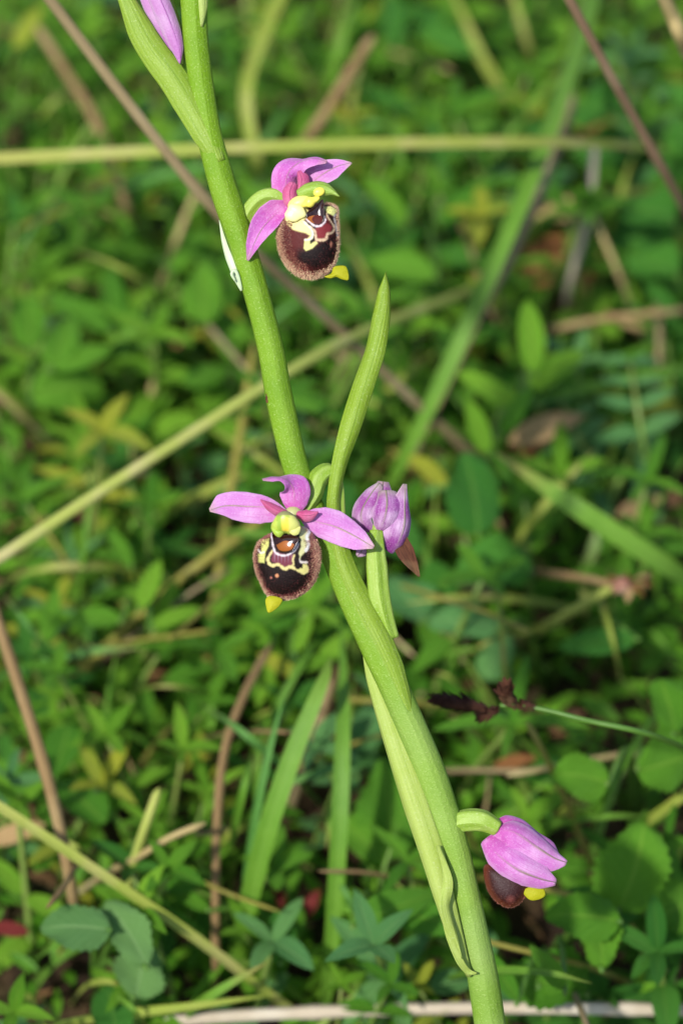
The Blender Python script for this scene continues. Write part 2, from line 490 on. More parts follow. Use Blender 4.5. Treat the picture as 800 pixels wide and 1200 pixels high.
# --- lip machinery
def seg_dist(P, a, b):
    a = np.array(a, float); b = np.array(b, float)
    ab = b - a; t = np.clip(((P - a) @ ab) / (ab @ ab + 1e-9), 0, 1)
    return np.linalg.norm(P - (a + t[:, None] * ab), axis=1)
def poly_sd(P, poly):          # signed distance, negative inside
    d = np.full(len(P), 1e9); inside = np.zeros(len(P), bool)
    n = len(poly)
    for i in range(n):
        a, b = poly[i], poly[(i + 1) % n]
        d = np.minimum(d, seg_dist(P, a, b))
        c = ((a[1] > P[:, 1]) != (b[1] > P[:, 1]))
        xi = (b[0] - a[0]) * (P[:, 1] - a[1]) / ((b[1] - a[1]) + 1e-9) + a[0]
        inside ^= c & (P[:, 0] < xi)
    return np.where(inside, -d, d)
def line_sd(P, pts, w):
    q = crom([(x, y, 0) for x, y in pts], max(8, 5 * len(pts)))[:, :2]
    d = np.full(len(P), 1e9)
    ws = lerpl(w if isinstance(w, list) else [w, w], np.linspace(0, 1, len(q))) * 0.74 * (1 + 0.3 * np.sin(np.arange(len(q)) * 1.7))
    for i in range(len(q) - 1):
        d = np.minimum(d, seg_dist(P, q[i], q[i + 1]) - ws[i])
    return d
def closed_spline(poly, n):
    P = np.array(poly, float); m = len(P); out = []
    for s in np.linspace(0, m, n, endpoint=False):
        i = int(s); t = s - i
        a, b, c, d = P[(i - 1) % m], P[i % m], P[(i + 1) % m], P[(i + 2) % m]
        out.append(0.5 * ((2 * b) + (c - a) * t + (2 * a - 5 * b + 4 * c - d) * t * t + (3 * b - a - 3 * c + d) * t ** 3))
    return np.array(out)
def blend(C, mask, col):
    return C * (1 - mask[:, None]) + np.array(col)[None, :] * mask[:, None]
def soft(sd, w=0.9):
    sd = sd + rng.normal(0, 0.22, len(sd))
    return np.clip(0.5 - sd / (2 * w), 0, 1)

def make_lip(parent, outline, centre, z0, H, paint, hair_fn, n_hair, tilt=(0, 0), name='lip', mat='lip', nr=84, nphi=256, expo=2.6, hair_len=(2.0, 4.2)):
    O = closed_spline(outline, nphi)
    cx, cy = centre
    vs, uv = [], []
    ts = np.linspace(0, 1, nr)
    zf = lambda t: H * np.maximum(1 - t ** expo, 0) ** 0.55
    pos2 = []
    for t in ts:
        p = np.stack([cx + t * (O[:, 0] - cx), cy + t * (O[:, 1] - cy)], 1)
        z = z0 + zf(t) + tilt[0] * (p[:, 0] - cx) + tilt[1] * (p[:, 1] - cy)
        pos2.append(p)
        vs.append(np.column_stack([p[:, 0], -p[:, 1], z]))
    nb = 10
    for i in range(1, nb + 1):                 # shallow back
        t = 1 - i / nb
        p = np.stack([cx + t * (O[:, 0] - cx), cy + t * (O[:, 1] - cy)], 1)
        z = z0 - 0.22 * H * (1 - t ** 2) + tilt[0] * (p[:, 0] - cx) + tilt[1] * (p[:, 1] - cy)
        pos2.append(p)
        vs.append(np.column_stack([p[:, 0], -p[:, 1], z]))
    V = np.vstack(vs); P2 = np.vstack(pos2)
    edge = -poly_sd(P2, [tuple(q) for q in O[::2]])
    C = paint(P2, edge)
    fs = []
    for i in range(nr + nb - 1):
        for k in range(nphi):
            k2 = (k + 1) % nphi
            fs.append((i * nphi + k, (i + 1) * nphi + k, (i + 1) * nphi + k2, i * nphi + k2))
    o = build(name, [W(p) for p in V], fs, M[mat], parent, cols=C)
    # velvet hairs as fine tapered spikes standing on the surface
    if n_hair:
        r = np.random.default_rng(int(cx * 7 + cy))
        hv, hf, hc = [], [], []
        k_ = 0
        while k_ < n_hair:
            k = r.integers(0, nphi); t = r.uniform(0.35, 1.0) ** 0.7
            o2 = O[k]
            p2 = np.array([cx + t * (o2[0] - cx), cy + t * (o2[1] - cy)])
            ed = np.linalg.norm(o2 - p2)
            prob, colr = hair_fn(p2, ed, t)
            k_ += 1
            if r.random() > prob: continue
            z = z0 + float(zf(np.array(t))) + tilt[0] * (p2[0] - cx) + tilt[1] * (p2[1] - cy)
            rad = np.array([o2[0] - cx, -(o2[1] - cy), 0.0]); rad /= np.linalg.norm(rad)
            lift = max(0.15, 1 - t ** 4)
            d = rad * (0.55 + 0.6 * t) + np.array([0, 0, lift]) + r.normal(0, 0.28, 3)
            d /= np.linalg.norm(d)
            L = r.uniform(*hair_len) * (0.7 + 0.5 * t)
            base = np.array([p2[0], -p2[1], z]) - d * 0.4
            s1 = np.cross(d, [0.3, 0.5, 0.8]); s1 /= np.linalg.norm(s1); s2 = np.cross(d, s1)
            w = r.uniform(0.2, 0.36)
            i0 = len(hv)
            for a in (0, 2.09, 4.19):
                hv.append(base + (s1 * math.cos(a) + s2 * math.sin(a)) * w)
            hv.append(base + d * L)
            hf += [(i0, i0 + 1, i0 + 3), (i0 + 1, i0 + 2, i0 + 3), (i0 + 2, i0, i0 + 3)]
            cc = np.array(colr) * r.uniform(0.45, 1.5)
            hc += [cc * 0.95] * 3 + [np.minimum(cc * 1.15, 1)]
        h = build('lip_hairs', [W(p) for p in hv], hf, M['hair'], parent, cols=np.array(hc), smooth=False)
        tag(h, kind='stuff')
    return o

def blob(name, parent, mat, centre, rad, col_fn, rot=0.0, nu=26, nv=36, shape=None, tilt=0.0):
    """rounded waxy body in orchid space with painted colours"""
    vs, cs = [], []
    ca, sa = math.cos(rot), math.sin(rot)
    for i in range(nu + 1):
        e = -math.pi / 2 + math.pi * i / nu
        for k in range(nv):
            a = 2 * math.pi * k / nv
            d = np.array([math.cos(e) * math.cos(a), math.sin(e), math.cos(e) * math.sin(a)])
            r = shape(d) if shape else 1.0
            q = d * r * np.array(rad)
            q = np.array([q[0] * ca - q[1] * sa, q[0] * sa + q[1] * ca, q[2] + tilt * q[1]])
            p = q + np.array([centre[0], -centre[1], centre[2]])
            vs.append(p); cs.append(col_fn(d, p))
    fs = []
    for i in range(nu):
        for k in range(nv):
            k2 = (k + 1) % nv
            fs.append((i * nv + k, i * nv + k2, (i + 1) * nv + k2, (i + 1) * nv + k))
    return build(name, [W(p) for p in vs], fs, M[mat], parent, cols=np.array(cs))

def plate(name, parent, mat, poly, z, dome, col_fn, n=72, nr=14, rimz=0.0, th=1.5):
    """small traced fleshy piece: closed outline, domed (or dished) towards the viewer, with thickness"""
    O = closed_spline(poly, n); c = O.mean(0)
    vs, cs = [], []
    for i in range(nr + 1):
        t = i / nr
        for k in range(n):
            p = c + t * (O[k] - c)
            vs.append((p[0], -p[1], z + dome * (1 - t * t) + rimz * t ** 6)); cs.append(col_fn(p, t))
    for i in range(1, 5):
        t = 1 - i / 4
        for k in range(n):
            p = c + t * (O[k] - c)
            vs.append((p[0], -p[1], z - th + min(dome, 0) * (1 - t * t))); cs.append(col_fn(p, t))
    fs = []
    for i in range(nr + 4):
        for k in range(n):
            k2 = (k + 1) % n
            fs.append((i * n + k, (i + 1) * n + k, (i + 1) * n + k2, i * n + k2))
    return build(name, [W(p) for p in vs], fs, M[mat], parent, cols=np.array(cs))

CREAM = srgb(204, 188, 124); WHITE = srgb(210, 198, 186); DARK = srgb(15, 4, 3); MAROON = srgb(86, 26, 26)
FUZZ = srgb(180, 124, 106); FUZZ2 = srgb(214, 182, 142); PANEL = srgb(104, 44, 58)

ZO = 24.0
# --- flower B: facing the camera, in the middle of the stem
c2 = lambda pts: [(285 + x / 8, 590 + y / 8) for x, y in pts]
FB = blob('flower', ORC, 'column', (344, 602, 2), (10, 9, 7), lambda d, p: srgb(170, 170, 110))
tag(FB, 'fully open flower facing outwards below the long upright bract')
ptube('ovary', [(400, 645, -34), (397, 605, -32), (394, 568, -30), (385, 553, -26), (373, 561, -22), (367, 580, -18), (356, 600, -12)], [7, 8, 8.5, 10, 11.5, 10, 7], M['ovary'], FB, 34, seg=30, ribs=6, rib_a=0.07)
sheet('sepal', [(338, 604, 4), (315, 595, 3), (290, 593.5, 3), (266, 593, 4), (247, 598, 6)],
      [4, 16, 20, 19, 16, 10, 2.0], [4, 9, 14, 17, 17, 15, 2.0], M['sepal'], FB, nrmls=((-0.05, -0.1, 1), (-0.1, 0.25, 1)), cup=-0.16, nu=40, nv=25, th=1.3, wob=0.9, fold=0.08)
sheet('sepal', [(352, 604, 4), (370, 611, 3.5), (392, 617, 3), (415, 628, 4), (437.5, 641, 6)],
      [3, 14, 19, 19.5, 16, 11, 2.0], [3, 12, 17, 19, 18, 14, 2.0], M['sepal'], FB, nrmls=((0.05, -0.1, 1), (0.1, 0.2, 1)), cup=-0.16, nu=40, nv=25, th=1.3, wob=0.9, fold=0.08, seed=3)
sheet('sepal', [(345, 603, 3), (345, 588, 5), (344, 573, 9), (336, 563, 16), (323, 560.5, 21), (309, 562.5, 25)],
      [5, 12, 17, 15, 8, 4.5, 6, 2.0], [6, 15, 19, 20, 12, 5, 5, 2.0], M['sepal_deep'], FB, nrmls=((0, 0, 1), (0, -0.25, 1), (0, 0.6, 0.75), (0, 0.9, 0.4), (0, 0.7, 0.7)), cup=-0.25, nu=44, nv=23, th=1.3, ripple=0.6)
sheet('petal', [(337, 601, 9), (327, 598, 13), (316, 592, 15), (306, 585.5, 15)], [5, 7.5, 6, 0.6], [3, 5, 4, 0.6], M['petal'], FB, cup=-0.7, nu=24, nv=15, th=1.6, nrmls=((0, 0, 1),))
sheet('petal', [(348, 602, 9), (356, 604, 13), (364, 604, 15), (373, 600, 16)], [4, 7.5, 6, 0.8], [4, 8, 6.5, 0.8], M['petal'], FB, cup=-0.7, nu=24, nv=15, th=1.6)

outB = [(318, 624), (328, 617), (345, 615), (359, 618), (369, 628), (375.5, 643), (376.5, 658), (373, 674), (364, 689), (350, 699), (336, 703), (324, 703), (314, 698), (306, 685), (299, 667), (297.5, 650), (302, 636), (309, 629)]
pb1 = c2([(180, 345), (252, 325), (248, 392), (218, 450), (208, 552), (150, 545), (148, 475), (178, 450)])
pb2 = c2([(548, 200), (600, 195), (628, 240), (615, 300), (618, 390), (585, 450), (545, 490), (535, 525), (520, 520), (522, 470), (548, 400), (540, 330), (528, 280)])
pb3 = c2([(578, 655), (545, 640), (500, 612), (520, 590), (560, 600), (565, 560), (598, 565), (606, 618)])
panB = c2([(285, 440), (400, 470), (480, 470), (465, 572), (390, 585), (330, 562), (270, 535)])
def paintB(P, e):
    n = rng.normal(0, 0.8, len(P))
    x, y = P[:, 0], P[:, 1]
    mw = 5.0 + 9 * np.clip((x - 345) / 30, 0, 1) * np.clip((690 - y) / 40, 0, 1) + 3 * np.clip((y - 685) / 15, 0, 1)
    k = np.clip((e + n - mw * 0.3) / (mw * 1.0), 0, 1)
    C = blend(np.tile(np.array(srgb(140, 90, 78)), (len(P), 1)), np.clip(k * 2, 0, 1), MAROON)
    C = blend(C, np.clip(k * 2 - 0.8, 0, 1), DARK)
    C = blend(C, soft(poly_sd(P, c2([(235, 420), (290, 330), (270, 440), (232, 520), (190, 540), (185, 495)]))), DARK)
    C = blend(C, soft(poly_sd(P, panB)), PANEL)
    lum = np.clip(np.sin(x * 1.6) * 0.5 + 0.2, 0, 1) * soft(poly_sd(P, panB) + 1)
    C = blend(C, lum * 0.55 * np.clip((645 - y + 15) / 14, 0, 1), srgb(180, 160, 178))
    C = blend(C, soft(poly_sd(P, pb1)), srgb(188, 186, 104))
    C = blend(C, soft(line_sd(P, c2([(150, 432), (175, 458), (205, 450)]), 1.0)), WHITE)
    C = blend(C, soft(line_sd(P, c2([(280, 440), (240, 520), (275, 575), (335, 565), (395, 605), (440, 588), (500, 605), (565, 640), (602, 618), (588, 565)]), [1.2, 2.0, 2.0, 1.8, 2.2, 2.0, 2.0, 2.2, 2.4, 1.6])), CREAM)
    C = blend(C, soft(line_sd(P, c2([(485, 480), (472, 520), (478, 560), (450, 592)]), 1.2)), CREAM)
    C = blend(C, soft(poly_sd(P, pb3)), srgb(200, 192, 116))
    C = blend(C, soft(poly_sd(P, pb2)), srgb(192, 188, 134))
    C = blend(C, soft(line_sd(P, c2([(570, 210), (610, 215), (622, 260), (600, 310), (615, 380), (590, 440)]), 2.0), 1.0), srgb(224, 222, 214))
    C = blend(C, soft(line_sd(P, c2([(524, 520), (545, 542), (602, 545)]), 1.3)), WHITE)
    C = blend(C, soft(line_sd(P, c2([(272, 270), (288, 390), (318, 460), (400, 482), (480, 440), (522, 370)]), 1.2)), srgb(214, 202, 204))
    C = blend(C, soft(line_sd(P, c2([(480, 440), (500, 500), (520, 600)]), 1.0)) * 0, DARK)
    C = blend(C, soft(line_sd(P, c2([(515, 480), (510, 540), (520, 590)]), [2.5, 3.2, 3.6])), DARK)
    C = blend(C, soft(np.hypot(x - 325.6, y - 673.5) - 2.0), srgb(196, 132, 92))
    C = blend(C, soft(np.hypot(x - 318.6, y - 676) - 1.2), srgb(160, 96, 84))
    return np.clip(C, 0, 1)
def hairB(p, e, t):
    mw = 5.0 + 9 * min(max((p[0] - 345) / 30, 0), 1) * min(max((690 - p[1]) / 40, 0), 1)
    if p[1] < 632: return (0.15 if e < 4 else 0), FUZZ
    left = p[0] < 340
    if e < mw * 1.25 and random.random() < 1.35 - e / mw: return 1.0, (FUZZ2 if random.random() < (0.75 if left else 0.3) else FUZZ)
    if e < mw * 1.7: return 0.5, (MAROON if random.random() < 0.6 else srgb(150, 96, 84))
    return 0.06, MAROON
make_lip(FB, outB, (337, 656), 2, 25, paintB, hairB, 12000, tilt=(0, -0.12), hair_len=(1.0, 2.2))
# stigmatic cavity with its glossy brown floor
plate('stigma', FB, 'gloss', c2([(278, 268), (340, 300), (440, 290), (526, 318), (505, 385), (470, 438), (400, 458), (330, 440), (298, 370)]), 30.5, -3, 
      lambda p, t: srgb(150, 84, 22) if (p[1] > 632 + abs(p[0] - 336) * 0.55 and p[1] > 633 and t < 0.85) else srgb(40, 14, 6), rimz=1.6)
def colB(d, p):
    x, y = p[0], -p[1]
    g = np.array(srgb(168, 182, 70))
    if abs(x - 329) < 3.2: g = np.array(srgb(140, 164, 52))
    if 332 < x < 339 and 606 < y < 622: g = np.array(srgb(226, 200, 70))
    if x > 340: g = np.array(srgb(206, 206, 110))
    if y < 604: g = np.array(srgb(130, 128, 80))
    return g
blob('column', FB, 'column', (335.5, 614, 30), (16.5, 14, 11), colB, 0.05, shape=lambda d: 1 + 0.10 * math.cos(3 * math.atan2(d[1], d[0]) + 1.57) * (1 - d[2] ** 2) - (0.10 if abs(d[0]) < 0.14 and d[1] < 0 else 0), tilt=0.35)
plate('column_beak', FB, 'column', [(319.5, 618), (327, 620), (334, 622), (331, 628), (327, 629), (322, 625)], 33, 3.5, lambda p, t: srgb(156, 180, 64))
plate('column_beak', FB, 'column', [(337, 620), (346, 618), (353, 617), (351, 625), (345, 627), (339, 623)], 33, 3.0, lambda p, t: srgb(210, 208, 120))
plate('lip_tip', FB, 'tip_yellow', [(312, 702), (316, 697.5), (325, 698), (332, 702), (326, 711), (316, 717), (313, 711)], 12, 3.5, lambda p, t: (1, 1, 1))

ZO = 6.0
# --- flower A: higher up, turned half to the side
c1 = lambda pts: [(320 + x / 8, 210 + y / 8) for x, y in pts]
FA = blob('flower', ORC, 'column', (342, 240, 4), (10, 9, 8), lambda d, p: srgb(190, 186, 110))
tag(FA, 'open flower turned sideways, higher up the stem')
ptube('ovary', [(272, 292, -14), (284, 270, -14), (292, 248, -10), (306, 233, -6), (322, 230, -3), (338, 238, 0)], [7, 9, 10, 10, 9.5, 7], M['ovary'], FA, 34, seg=30, ribs=6, rib_a=0.07)
sheet('sepal', [(338, 240, 8), (322, 254, 11), (309, 268, 13), (300, 284, 14), (291, 307, 13)],
      [4, 10, 13, 13, 11, 7, 1.5], [5, 16, 17.5, 15.5, 12, 8, 1.5], M['sepal_deep'], FA, nrmls=((0.2, 0.1, 1), (-0.2, 0.2, 1)), cup=0.4, nu=40, nv=25, th=1.3, wob=0.8)
sheet('sepal', [(340, 243, 4), (335, 220, 5), (338, 204, 8), (352, 193, 13), (368, 189, 18), (383, 193, 22)],
      [8, 15, 16, 16, 14, 10, 1.5], [8, 15, 17, 13, 9, 7, 1.5], M['sepal_deep'], FA, nrmls=((0.2, 0, 1), (0.25, -0.1, 1), (-0.1, 0.8, 0.6), (0, 0.9, 0.5)), cup=-0.5, nu=44, nv=25, th=1.3, wob=1.0, ripple=0.9)
sheet('sepal', [(352, 228, 0), (366, 214, 0), (380, 204, 2), (396, 196, 4), (412, 192.5, 6)],
      [4, 12, 17, 16, 11, 6, 1.0], [4, 8, 11, 14, 14, 9, 1.0], M['sepal'], FA, nrmls=((0, 0.25, 1),), cup=0.22, nu=36, nv=23, th=1.3, seed=5, wob=0.6)
sheet('petal', [(346, 246, 14), (341, 238, 17), (340, 227, 18), (344, 216, 15)], [5, 8.5, 9, 5], [5, 8.5, 9, 6], M['petal'], FA, cup=-0.6, nu=24, nv=15, th=1.6)
sheet('petal', [(350, 226, 12), (353, 217, 14), (353, 210, 15), (350, 203, 15)], [3, 5, 5, 2], [6, 10, 9, 4], M['petal'], FA, cup=-0.5, nu=22, nv=13, th=1.5)

outA = [(333, 252), (346, 244), (362, 240), (378, 239), (390, 241), (396.5, 247), (397, 258), (398, 275), (397.5, 294), (393, 311), (384, 322), (370, 328), (356, 327.5), (343, 321), (332, 308), (325.5, 291), (324, 274), (327, 261)]
pa1 = c1([(105, 330), (200, 240), (330, 290), (325, 375), (285, 420), (335, 475), (378, 530), (370, 585), (315, 602), (350, 560), (310, 535), (250, 520), (190, 500), (130, 440)])
pa2 = c1([(298, 605), (345, 592), (350, 640), (400, 610), (420, 628), (370, 678), (312, 700), (290, 675)])
panA = c1([(395, 500), (450, 460), (500, 440), (555, 470), (540, 515), (505, 540), (490, 585), (420, 590)])
def paintA(P, e):
    n = rng.normal(0, 0.9, len(P))
    x, y = P[:, 0], P[:, 1]
    ang = np.clip((366 - x) / 30, 0, 1)
    mw = 3.0 + 4 * ang + 3.5 * np.clip((y - 305) / 18, 0, 1)
    k = np.clip((e + n - mw * 0.5) / (mw * 0.9), 0, 1)
    C = blend(np.tile(np.array(srgb(150, 104, 84)), (len(P), 1)), np.clip(k * 1.6, 0, 1), srgb(78, 24, 22))
    dk = poly_sd(P, c1([(300, 690), (420, 640), (520, 560), (605, 530), (612, 690), (550, 810), (400, 870), (220, 790), (240, 700)]))
    C = blend(C, np.clip(0.6 - (dk + n) / 9, 0, 1) * np.clip(k * 1.5, 0, 1), DARK)
    C = blend(C, soft(poly_sd(P, c1([(300, 420), (400, 480), (395, 600), (350, 650), (335, 600), (375, 560)]))), DARK)
    C = blend(C, soft(poly_sd(P, c1([(480, 330), (560, 380), (600, 470), (600, 560), (540, 520), (560, 470), (520, 400)]))), DARK)
    C = blend(C, soft(poly_sd(P, panA)), srgb(120, 40, 44))
    C = blend(C, soft(poly_sd(P, pa1), 1.2), srgb(222, 212, 140))
    C = blend(C, soft(poly_sd(P, pa2)), srgb(208, 204, 124))
    C = blend(C, soft(line_sd(P, c1([(345, 470), (395, 520), (405, 590), (440, 600), (495, 590), (510, 545), (560, 520), (572, 470), (520, 395), (500, 350)]), [0.9, 1.2, 1.8, 1.8, 1.6, 1.3, 1.3, 1.0, 0.9])), srgb(206, 176, 140))
    C = blend(C, soft(line_sd(P, c1([(290, 425), (355, 495), (375, 545), (355, 590), (305, 598)]), 1.2)), srgb(226, 220, 190))
    C = blend(C, soft(poly_sd(P, c1([(465, 285), (540, 275), (605, 310), (570, 372), (510, 345)]))), srgb(214, 214, 130))
    C = blend(C, soft(line_sd(P, c1([(560, 265), (615, 300), (610, 345), (575, 375), (592, 470), (605, 560)]), 1.2)), srgb(206, 190, 180))
    C = blend(C, soft(line_sd(P, c1([(318, 405), (385, 465), (445, 468), (488, 425), (482, 380)]), 1.1)), srgb(220, 206, 206))
    C = blend(C, soft(np.hypot((x - 388) / 1.4, (y - 289.5) / 3.2) - 1, 0.4), srgb(150, 96, 76))
    return np.clip(C, 0, 1)
def hairA(p, e, t):
    ang = min(max((366 - p[0]) / 30, 0), 1)
    mw = 3.0 + 4 * ang + 3.5 * min(max((p[1] - 305) / 18, 0), 1)
    if p[1] < 262 and p[0] < 380: return 0, FUZZ
    if e < mw * 1.5 and random.random() < 1.4 - 0.9 * e / mw: return 1.0, (FUZZ2 if random.random() < 0.7 else FUZZ)
    if e < mw * 3 and p[0] < 362: return 0.6, (srgb(112, 46, 40) if random.random() < 0.65 else srgb(176, 124, 100))
    return 0.05, MAROON
make_lip(FA, outA, (362, 284), 4, 30, paintA, hairA, 15000, tilt=(0.10, -0.05), hair_len=(1.3, 2.9))
plate('stigma', FA, 'gloss', c1([(322, 345), (390, 290), (465, 225), (478, 300), (482, 395), (445, 452), (390, 452), (320, 400)]), 33.5, -2.5,
      lambda p, t: srgb(156, 88, 26) if (math.hypot((p[0] - 369) / 9, (p[1] - 261) / 4.6) < 1) else srgb(36, 12, 8), rimz=1.4)
blob('column', FA, 'column', (352, 241, 22), (15, 9, 11), lambda d, p: srgb(226, 216, 120), 0.35)
sheet('column_beak', [(349, 231, 27), (362, 226, 31), (376, 225, 34), (388, 229, 35), (398, 235, 35)], [5, 8, 9, 8, 4, 0.4], [6, 10, 10, 8, 3, 0.3], M['ovary'], FA, cup=-0.6, nu=28, nv=15, th=3.0)
blob('anther', FA, 'column', (374, 229.5, 36.5), (6.8, 5.2, 3.0), lambda d, p: srgb(226, 212, 80), 0.3)
blob('anther', FA, 'column', (364, 241, 36), (11, 5.5, 5.5), lambda d, p: srgb(238, 222, 90), 0.45, shape=lambda d: 1 + 0.15 * math.sin(5 * d[0] + 2))
blob('column_base', FA, 'column', (347, 253, 33), (12, 10, 5), lambda d, p: srgb(238, 230, 152), 0.2, shape=lambda d: 1 + 0.10 * math.sin(4 * d[0] + 3 * d[1]))
plate('lip_tip', FA, 'tip_yellow', [(380, 326), (388, 322), (391, 314.5), (402, 313), (407, 317), (408.5, 329.5), (400, 329), (394, 326.5), (387, 328)], 16, 3, lambda p, t: (1, 1, 1))

ZO = 0.0
# --- flower C: faded, seen from behind
FC = blob('flower', ORC, 'column', (443, 620, -10), (8, 8, 7), lambda d, p: srgb(140, 160, 80))
tag(FC, 'faded flower seen from behind with closed purple sepals and withered lip')
ptube('ovary', [(458, 748, -8), (450, 722, -4), (444, 695, -2), (441.5, 665, -2), (440, 640, -3), (441, 622, -6)], [10, 11.5, 13, 13, 10.5, 8], M['ovary'], FC, 40, seg=36, ribs=6, rib_a=0.08)
sheet('sepal', [(443, 625, -4), (450, 608, 4), (453, 591, 3), (452, 574, -5)], [4, 15, 16, 15.5, 13, 9], [4, 17, 20, 20, 18, 12], M['sepal_faded'], FC, cup=-0.5, nu=34, nv=23, th=1.4, wob=1.0)
sheet('sepal', [(437, 623, -8), (425, 612, -6), (424, 598, -10), (434, 580, -16), (445, 566, -20)], [4, 13, 16, 15, 11, 4], [3, 11, 13, 13, 12, 5], M['sepal_faded'], FC, nrmls=((-0.5, 0, 1),), cup=-0.45, nu=34, nv=21, th=1.4, seed=2, wob=0.8)
sheet('sepal', [(457, 648, -8), (466, 636, -2), (473, 616, -1), (474, 592, -5), (475, 567, -8)], [9, 19, 22, 20, 14, 3], [5, 11, 13, 12, 7, 2], M['sepal_faded'], FC, nrmls=((0.4, 0, 1),), cup=-0.4, nu=36, nv=21, th=1.4, seed=8, wob=0.9)
sheet('petal', [(448, 600, -20), (447, 582, -22), (449, 564, -22)], [8, 14, 13, 6], [8, 12, 13, 7], M['sepal_faded'], FC, cup=-0.5, nu=24, nv=17, th=1.4, seed=4)
sheet('petal', [(428, 632, -16), (424, 645, -14), (418, 652, -14)], [4, 9, 2], [4, 9, 2], M['sepal_faded'], FC, cup=-0.3, nu=18, nv=13, th=1.4, seed=6)
sheet('withered_lip', [(468, 632, -12), (476, 648, -8), (484, 662, -8), (491, 676, -9)], [9, 10, 6, 1], [10, 11, 7, 1], M['wither'], FC, cup=0.7, nu=34, nv=19, th=1.6, ripple=4.0, wob=3.0)

# --- flower D: low on the stem, half closed like a hood
c4 = lambda pts: [(510 + x * 0.225, 920 + y * 0.225) for x, y in pts]
FD = blob('flower', ORC, 'column', (581, 972, -14), (8, 9, 8), lambda d, p: srgb(160, 170, 90))
tag(FD, 'half closed pink flower low on the stem, sepals folded like a hood')
ptube('ovary', [(524, 978, -20), (536, 966, -16), (550, 962, -12), (566, 963, -10), (584, 972, -10)], [8, 12, 13, 12.5, 9], M['ovary'], FD, 34, seg=30, ribs=6, rib_a=0.07)
sheet('sepal', [(580, 968, -16), (596, 966, -12), (620, 978, -12), (642, 992, -14), (656, 1008, -16)], [4, 12, 15, 10, 10, 3], [4, 10, 14, 14, 10, 3], M['sepal_deep'], FD, nrmls=((0.2, 0.5, 1),), cup=-0.45, nu=32, nv=19, th=1.4)
sheet('sepal', [(578, 975, -8), (600, 974, 4), (628, 992, 3), (648, 1005, -1), (664, 1011.5, -5)], [6, 15, 17, 14, 10, 3], [12, 26, 28, 23, 16, 4], M['sepal_bud'], FD, nrmls=((0, 0.3, 1),), cup=-0.42, nu=40, nv=25, th=1.4, wob=0.7)
sheet('sepal', [(568, 984, -6), (584, 1002, 8), (606, 1018, 11), (632, 1029, 6), (651, 1034, 2)], [12, 20, 22, 21, 16, 4], [8, 16, 17, 16, 12, 4], M['sepal_bud'], FD, nrmls=((-0.1, 0.05, 1),), cup=-0.38, nu=40, nv=25, th=1.4, seed=4, wob=0.8)
outD = c4([(252, 440), (300, 410), (400, 420), (490, 480), (490, 540), (470, 592), (430, 636), (378, 648), (312, 612), (268, 545)])
def paintD(P, e):
    C = blend(np.tile(np.array(srgb(104, 46, 30)), (len(P), 1)), np.clip(e / 8, 0, 1), srgb(46, 12, 9))
    C = blend(C, np.clip(1 - np.hypot(P[:, 0] - 598, P[:, 1] - 1054) / 7, 0, 1) * 0.7, srgb(120, 62, 54))  # soft highlight painted low in the middle of the lip
    return np.clip(C + rng.normal(0, 0.006, (len(P), 1)), 0, 1)
make_lip(FD, outD, (594, 1040), -16, 20, paintD, lambda p, e, t: (0.6 if e < 2.5 else 0.05, srgb(130, 76, 60)), 2500, mat='lip_gloss', nr=40, nphi=128, hair_len=(1.0, 2.0))
plate('lip_tip', FD, 'tip_yellow', c4([(455, 560), (480, 535), (520, 525), (562, 540), (572, 578), (535, 600), (490, 600)]), -4, 3, lambda p, t: (1, 1, 1))

# --- bud at the top, held between bract and stem
BU = sheet('bud', [(211.5, 76, 10), (209, 55, 14), (200, 28, 16), (188, 0, 16), (172, -34, 14)], [1, 9, 13, 14, 13, 9], [1, 6, 9, 10, 10, 8], M['bud_pale'], ORC, cup=-0.5, nu=36, nv=23, th=2.0)
tag(BU, 'pale pink unopened bud between the top bract and the stem')
sheet('sepal', [(201, 60, 4), (190, 32, 5), (178, 8, 4), (162, -30, 2)], [1, 8, 10, 8], [1, 9, 10, 8], M['bud_pale'], BU, cup=-0.5, nu=26, nv=15, th=1.6, seed=9)
sheet('sepal', [(213, 76, 5), (208, 45, 3), (196, 10, 2), (180, -30, 2)], [2, 12, 14, 10], [2, 9, 10, 10], M['bract_pale'], BU, cup=-0.5, nu=26, nv=15, th=1.6, seed=9)

# ================================================================== meadow materials
M['leaf_bright'] = herb_mat('leaf_bright', srgb(90, 144, 24), srgb(126, 176, 44), srgb(156, 190, 70), 0.55, 0.36, spec=0.3, sat_var=0.5)
M['leaf_mid'] = herb_mat('leaf_mid', srgb(64, 122, 22), srgb(98, 152, 36), srgb(128, 170, 56), 0.52, 0.34, spec=0.3, sat_var=0.5)
M['leaf_dark'] = herb_mat('leaf_dark', srgb(44, 102, 28), srgb(70, 130, 38), srgb(104, 150, 58), 0.5, 0.3, spec=0.3, sat_var=0.5)
M['leaf_blue'] = herb_mat('leaf_bluish', srgb(70, 124, 62), srgb(98, 148, 74), srgb(130, 170, 100), 0.5, 0.22, sat_var=0.5)
M['leaf_dusty'] = herb_mat('leaf_dusty', srgb(78, 122, 60), srgb(104, 146, 74), srgb(134, 168, 104), 0.6, 0.2, sat_var=0.5)
M['leaf_yellow'] = herb_mat('leaf_yellow', srgb(164, 166, 36), srgb(132, 156, 44), srgb(200, 196, 90), 0.5, 0.3)
M['leaf_red'] = dry_mat('leaf_red', srgb(120, 34, 36), srgb(90, 38, 28), srgb(140, 70, 54), 0.5, 0.2)
M['leaf_dead'] = dry_mat('leaf_dead', srgb(150, 96, 48), srgb(110, 66, 38), srgb(180, 140, 90), 0.75, 0.2)
M['leaf_straw'] = dry_mat('leaf_straw', srgb(190, 158, 108), srgb(160, 120, 76), srgb(206, 184, 140), 0.75, 0.2)
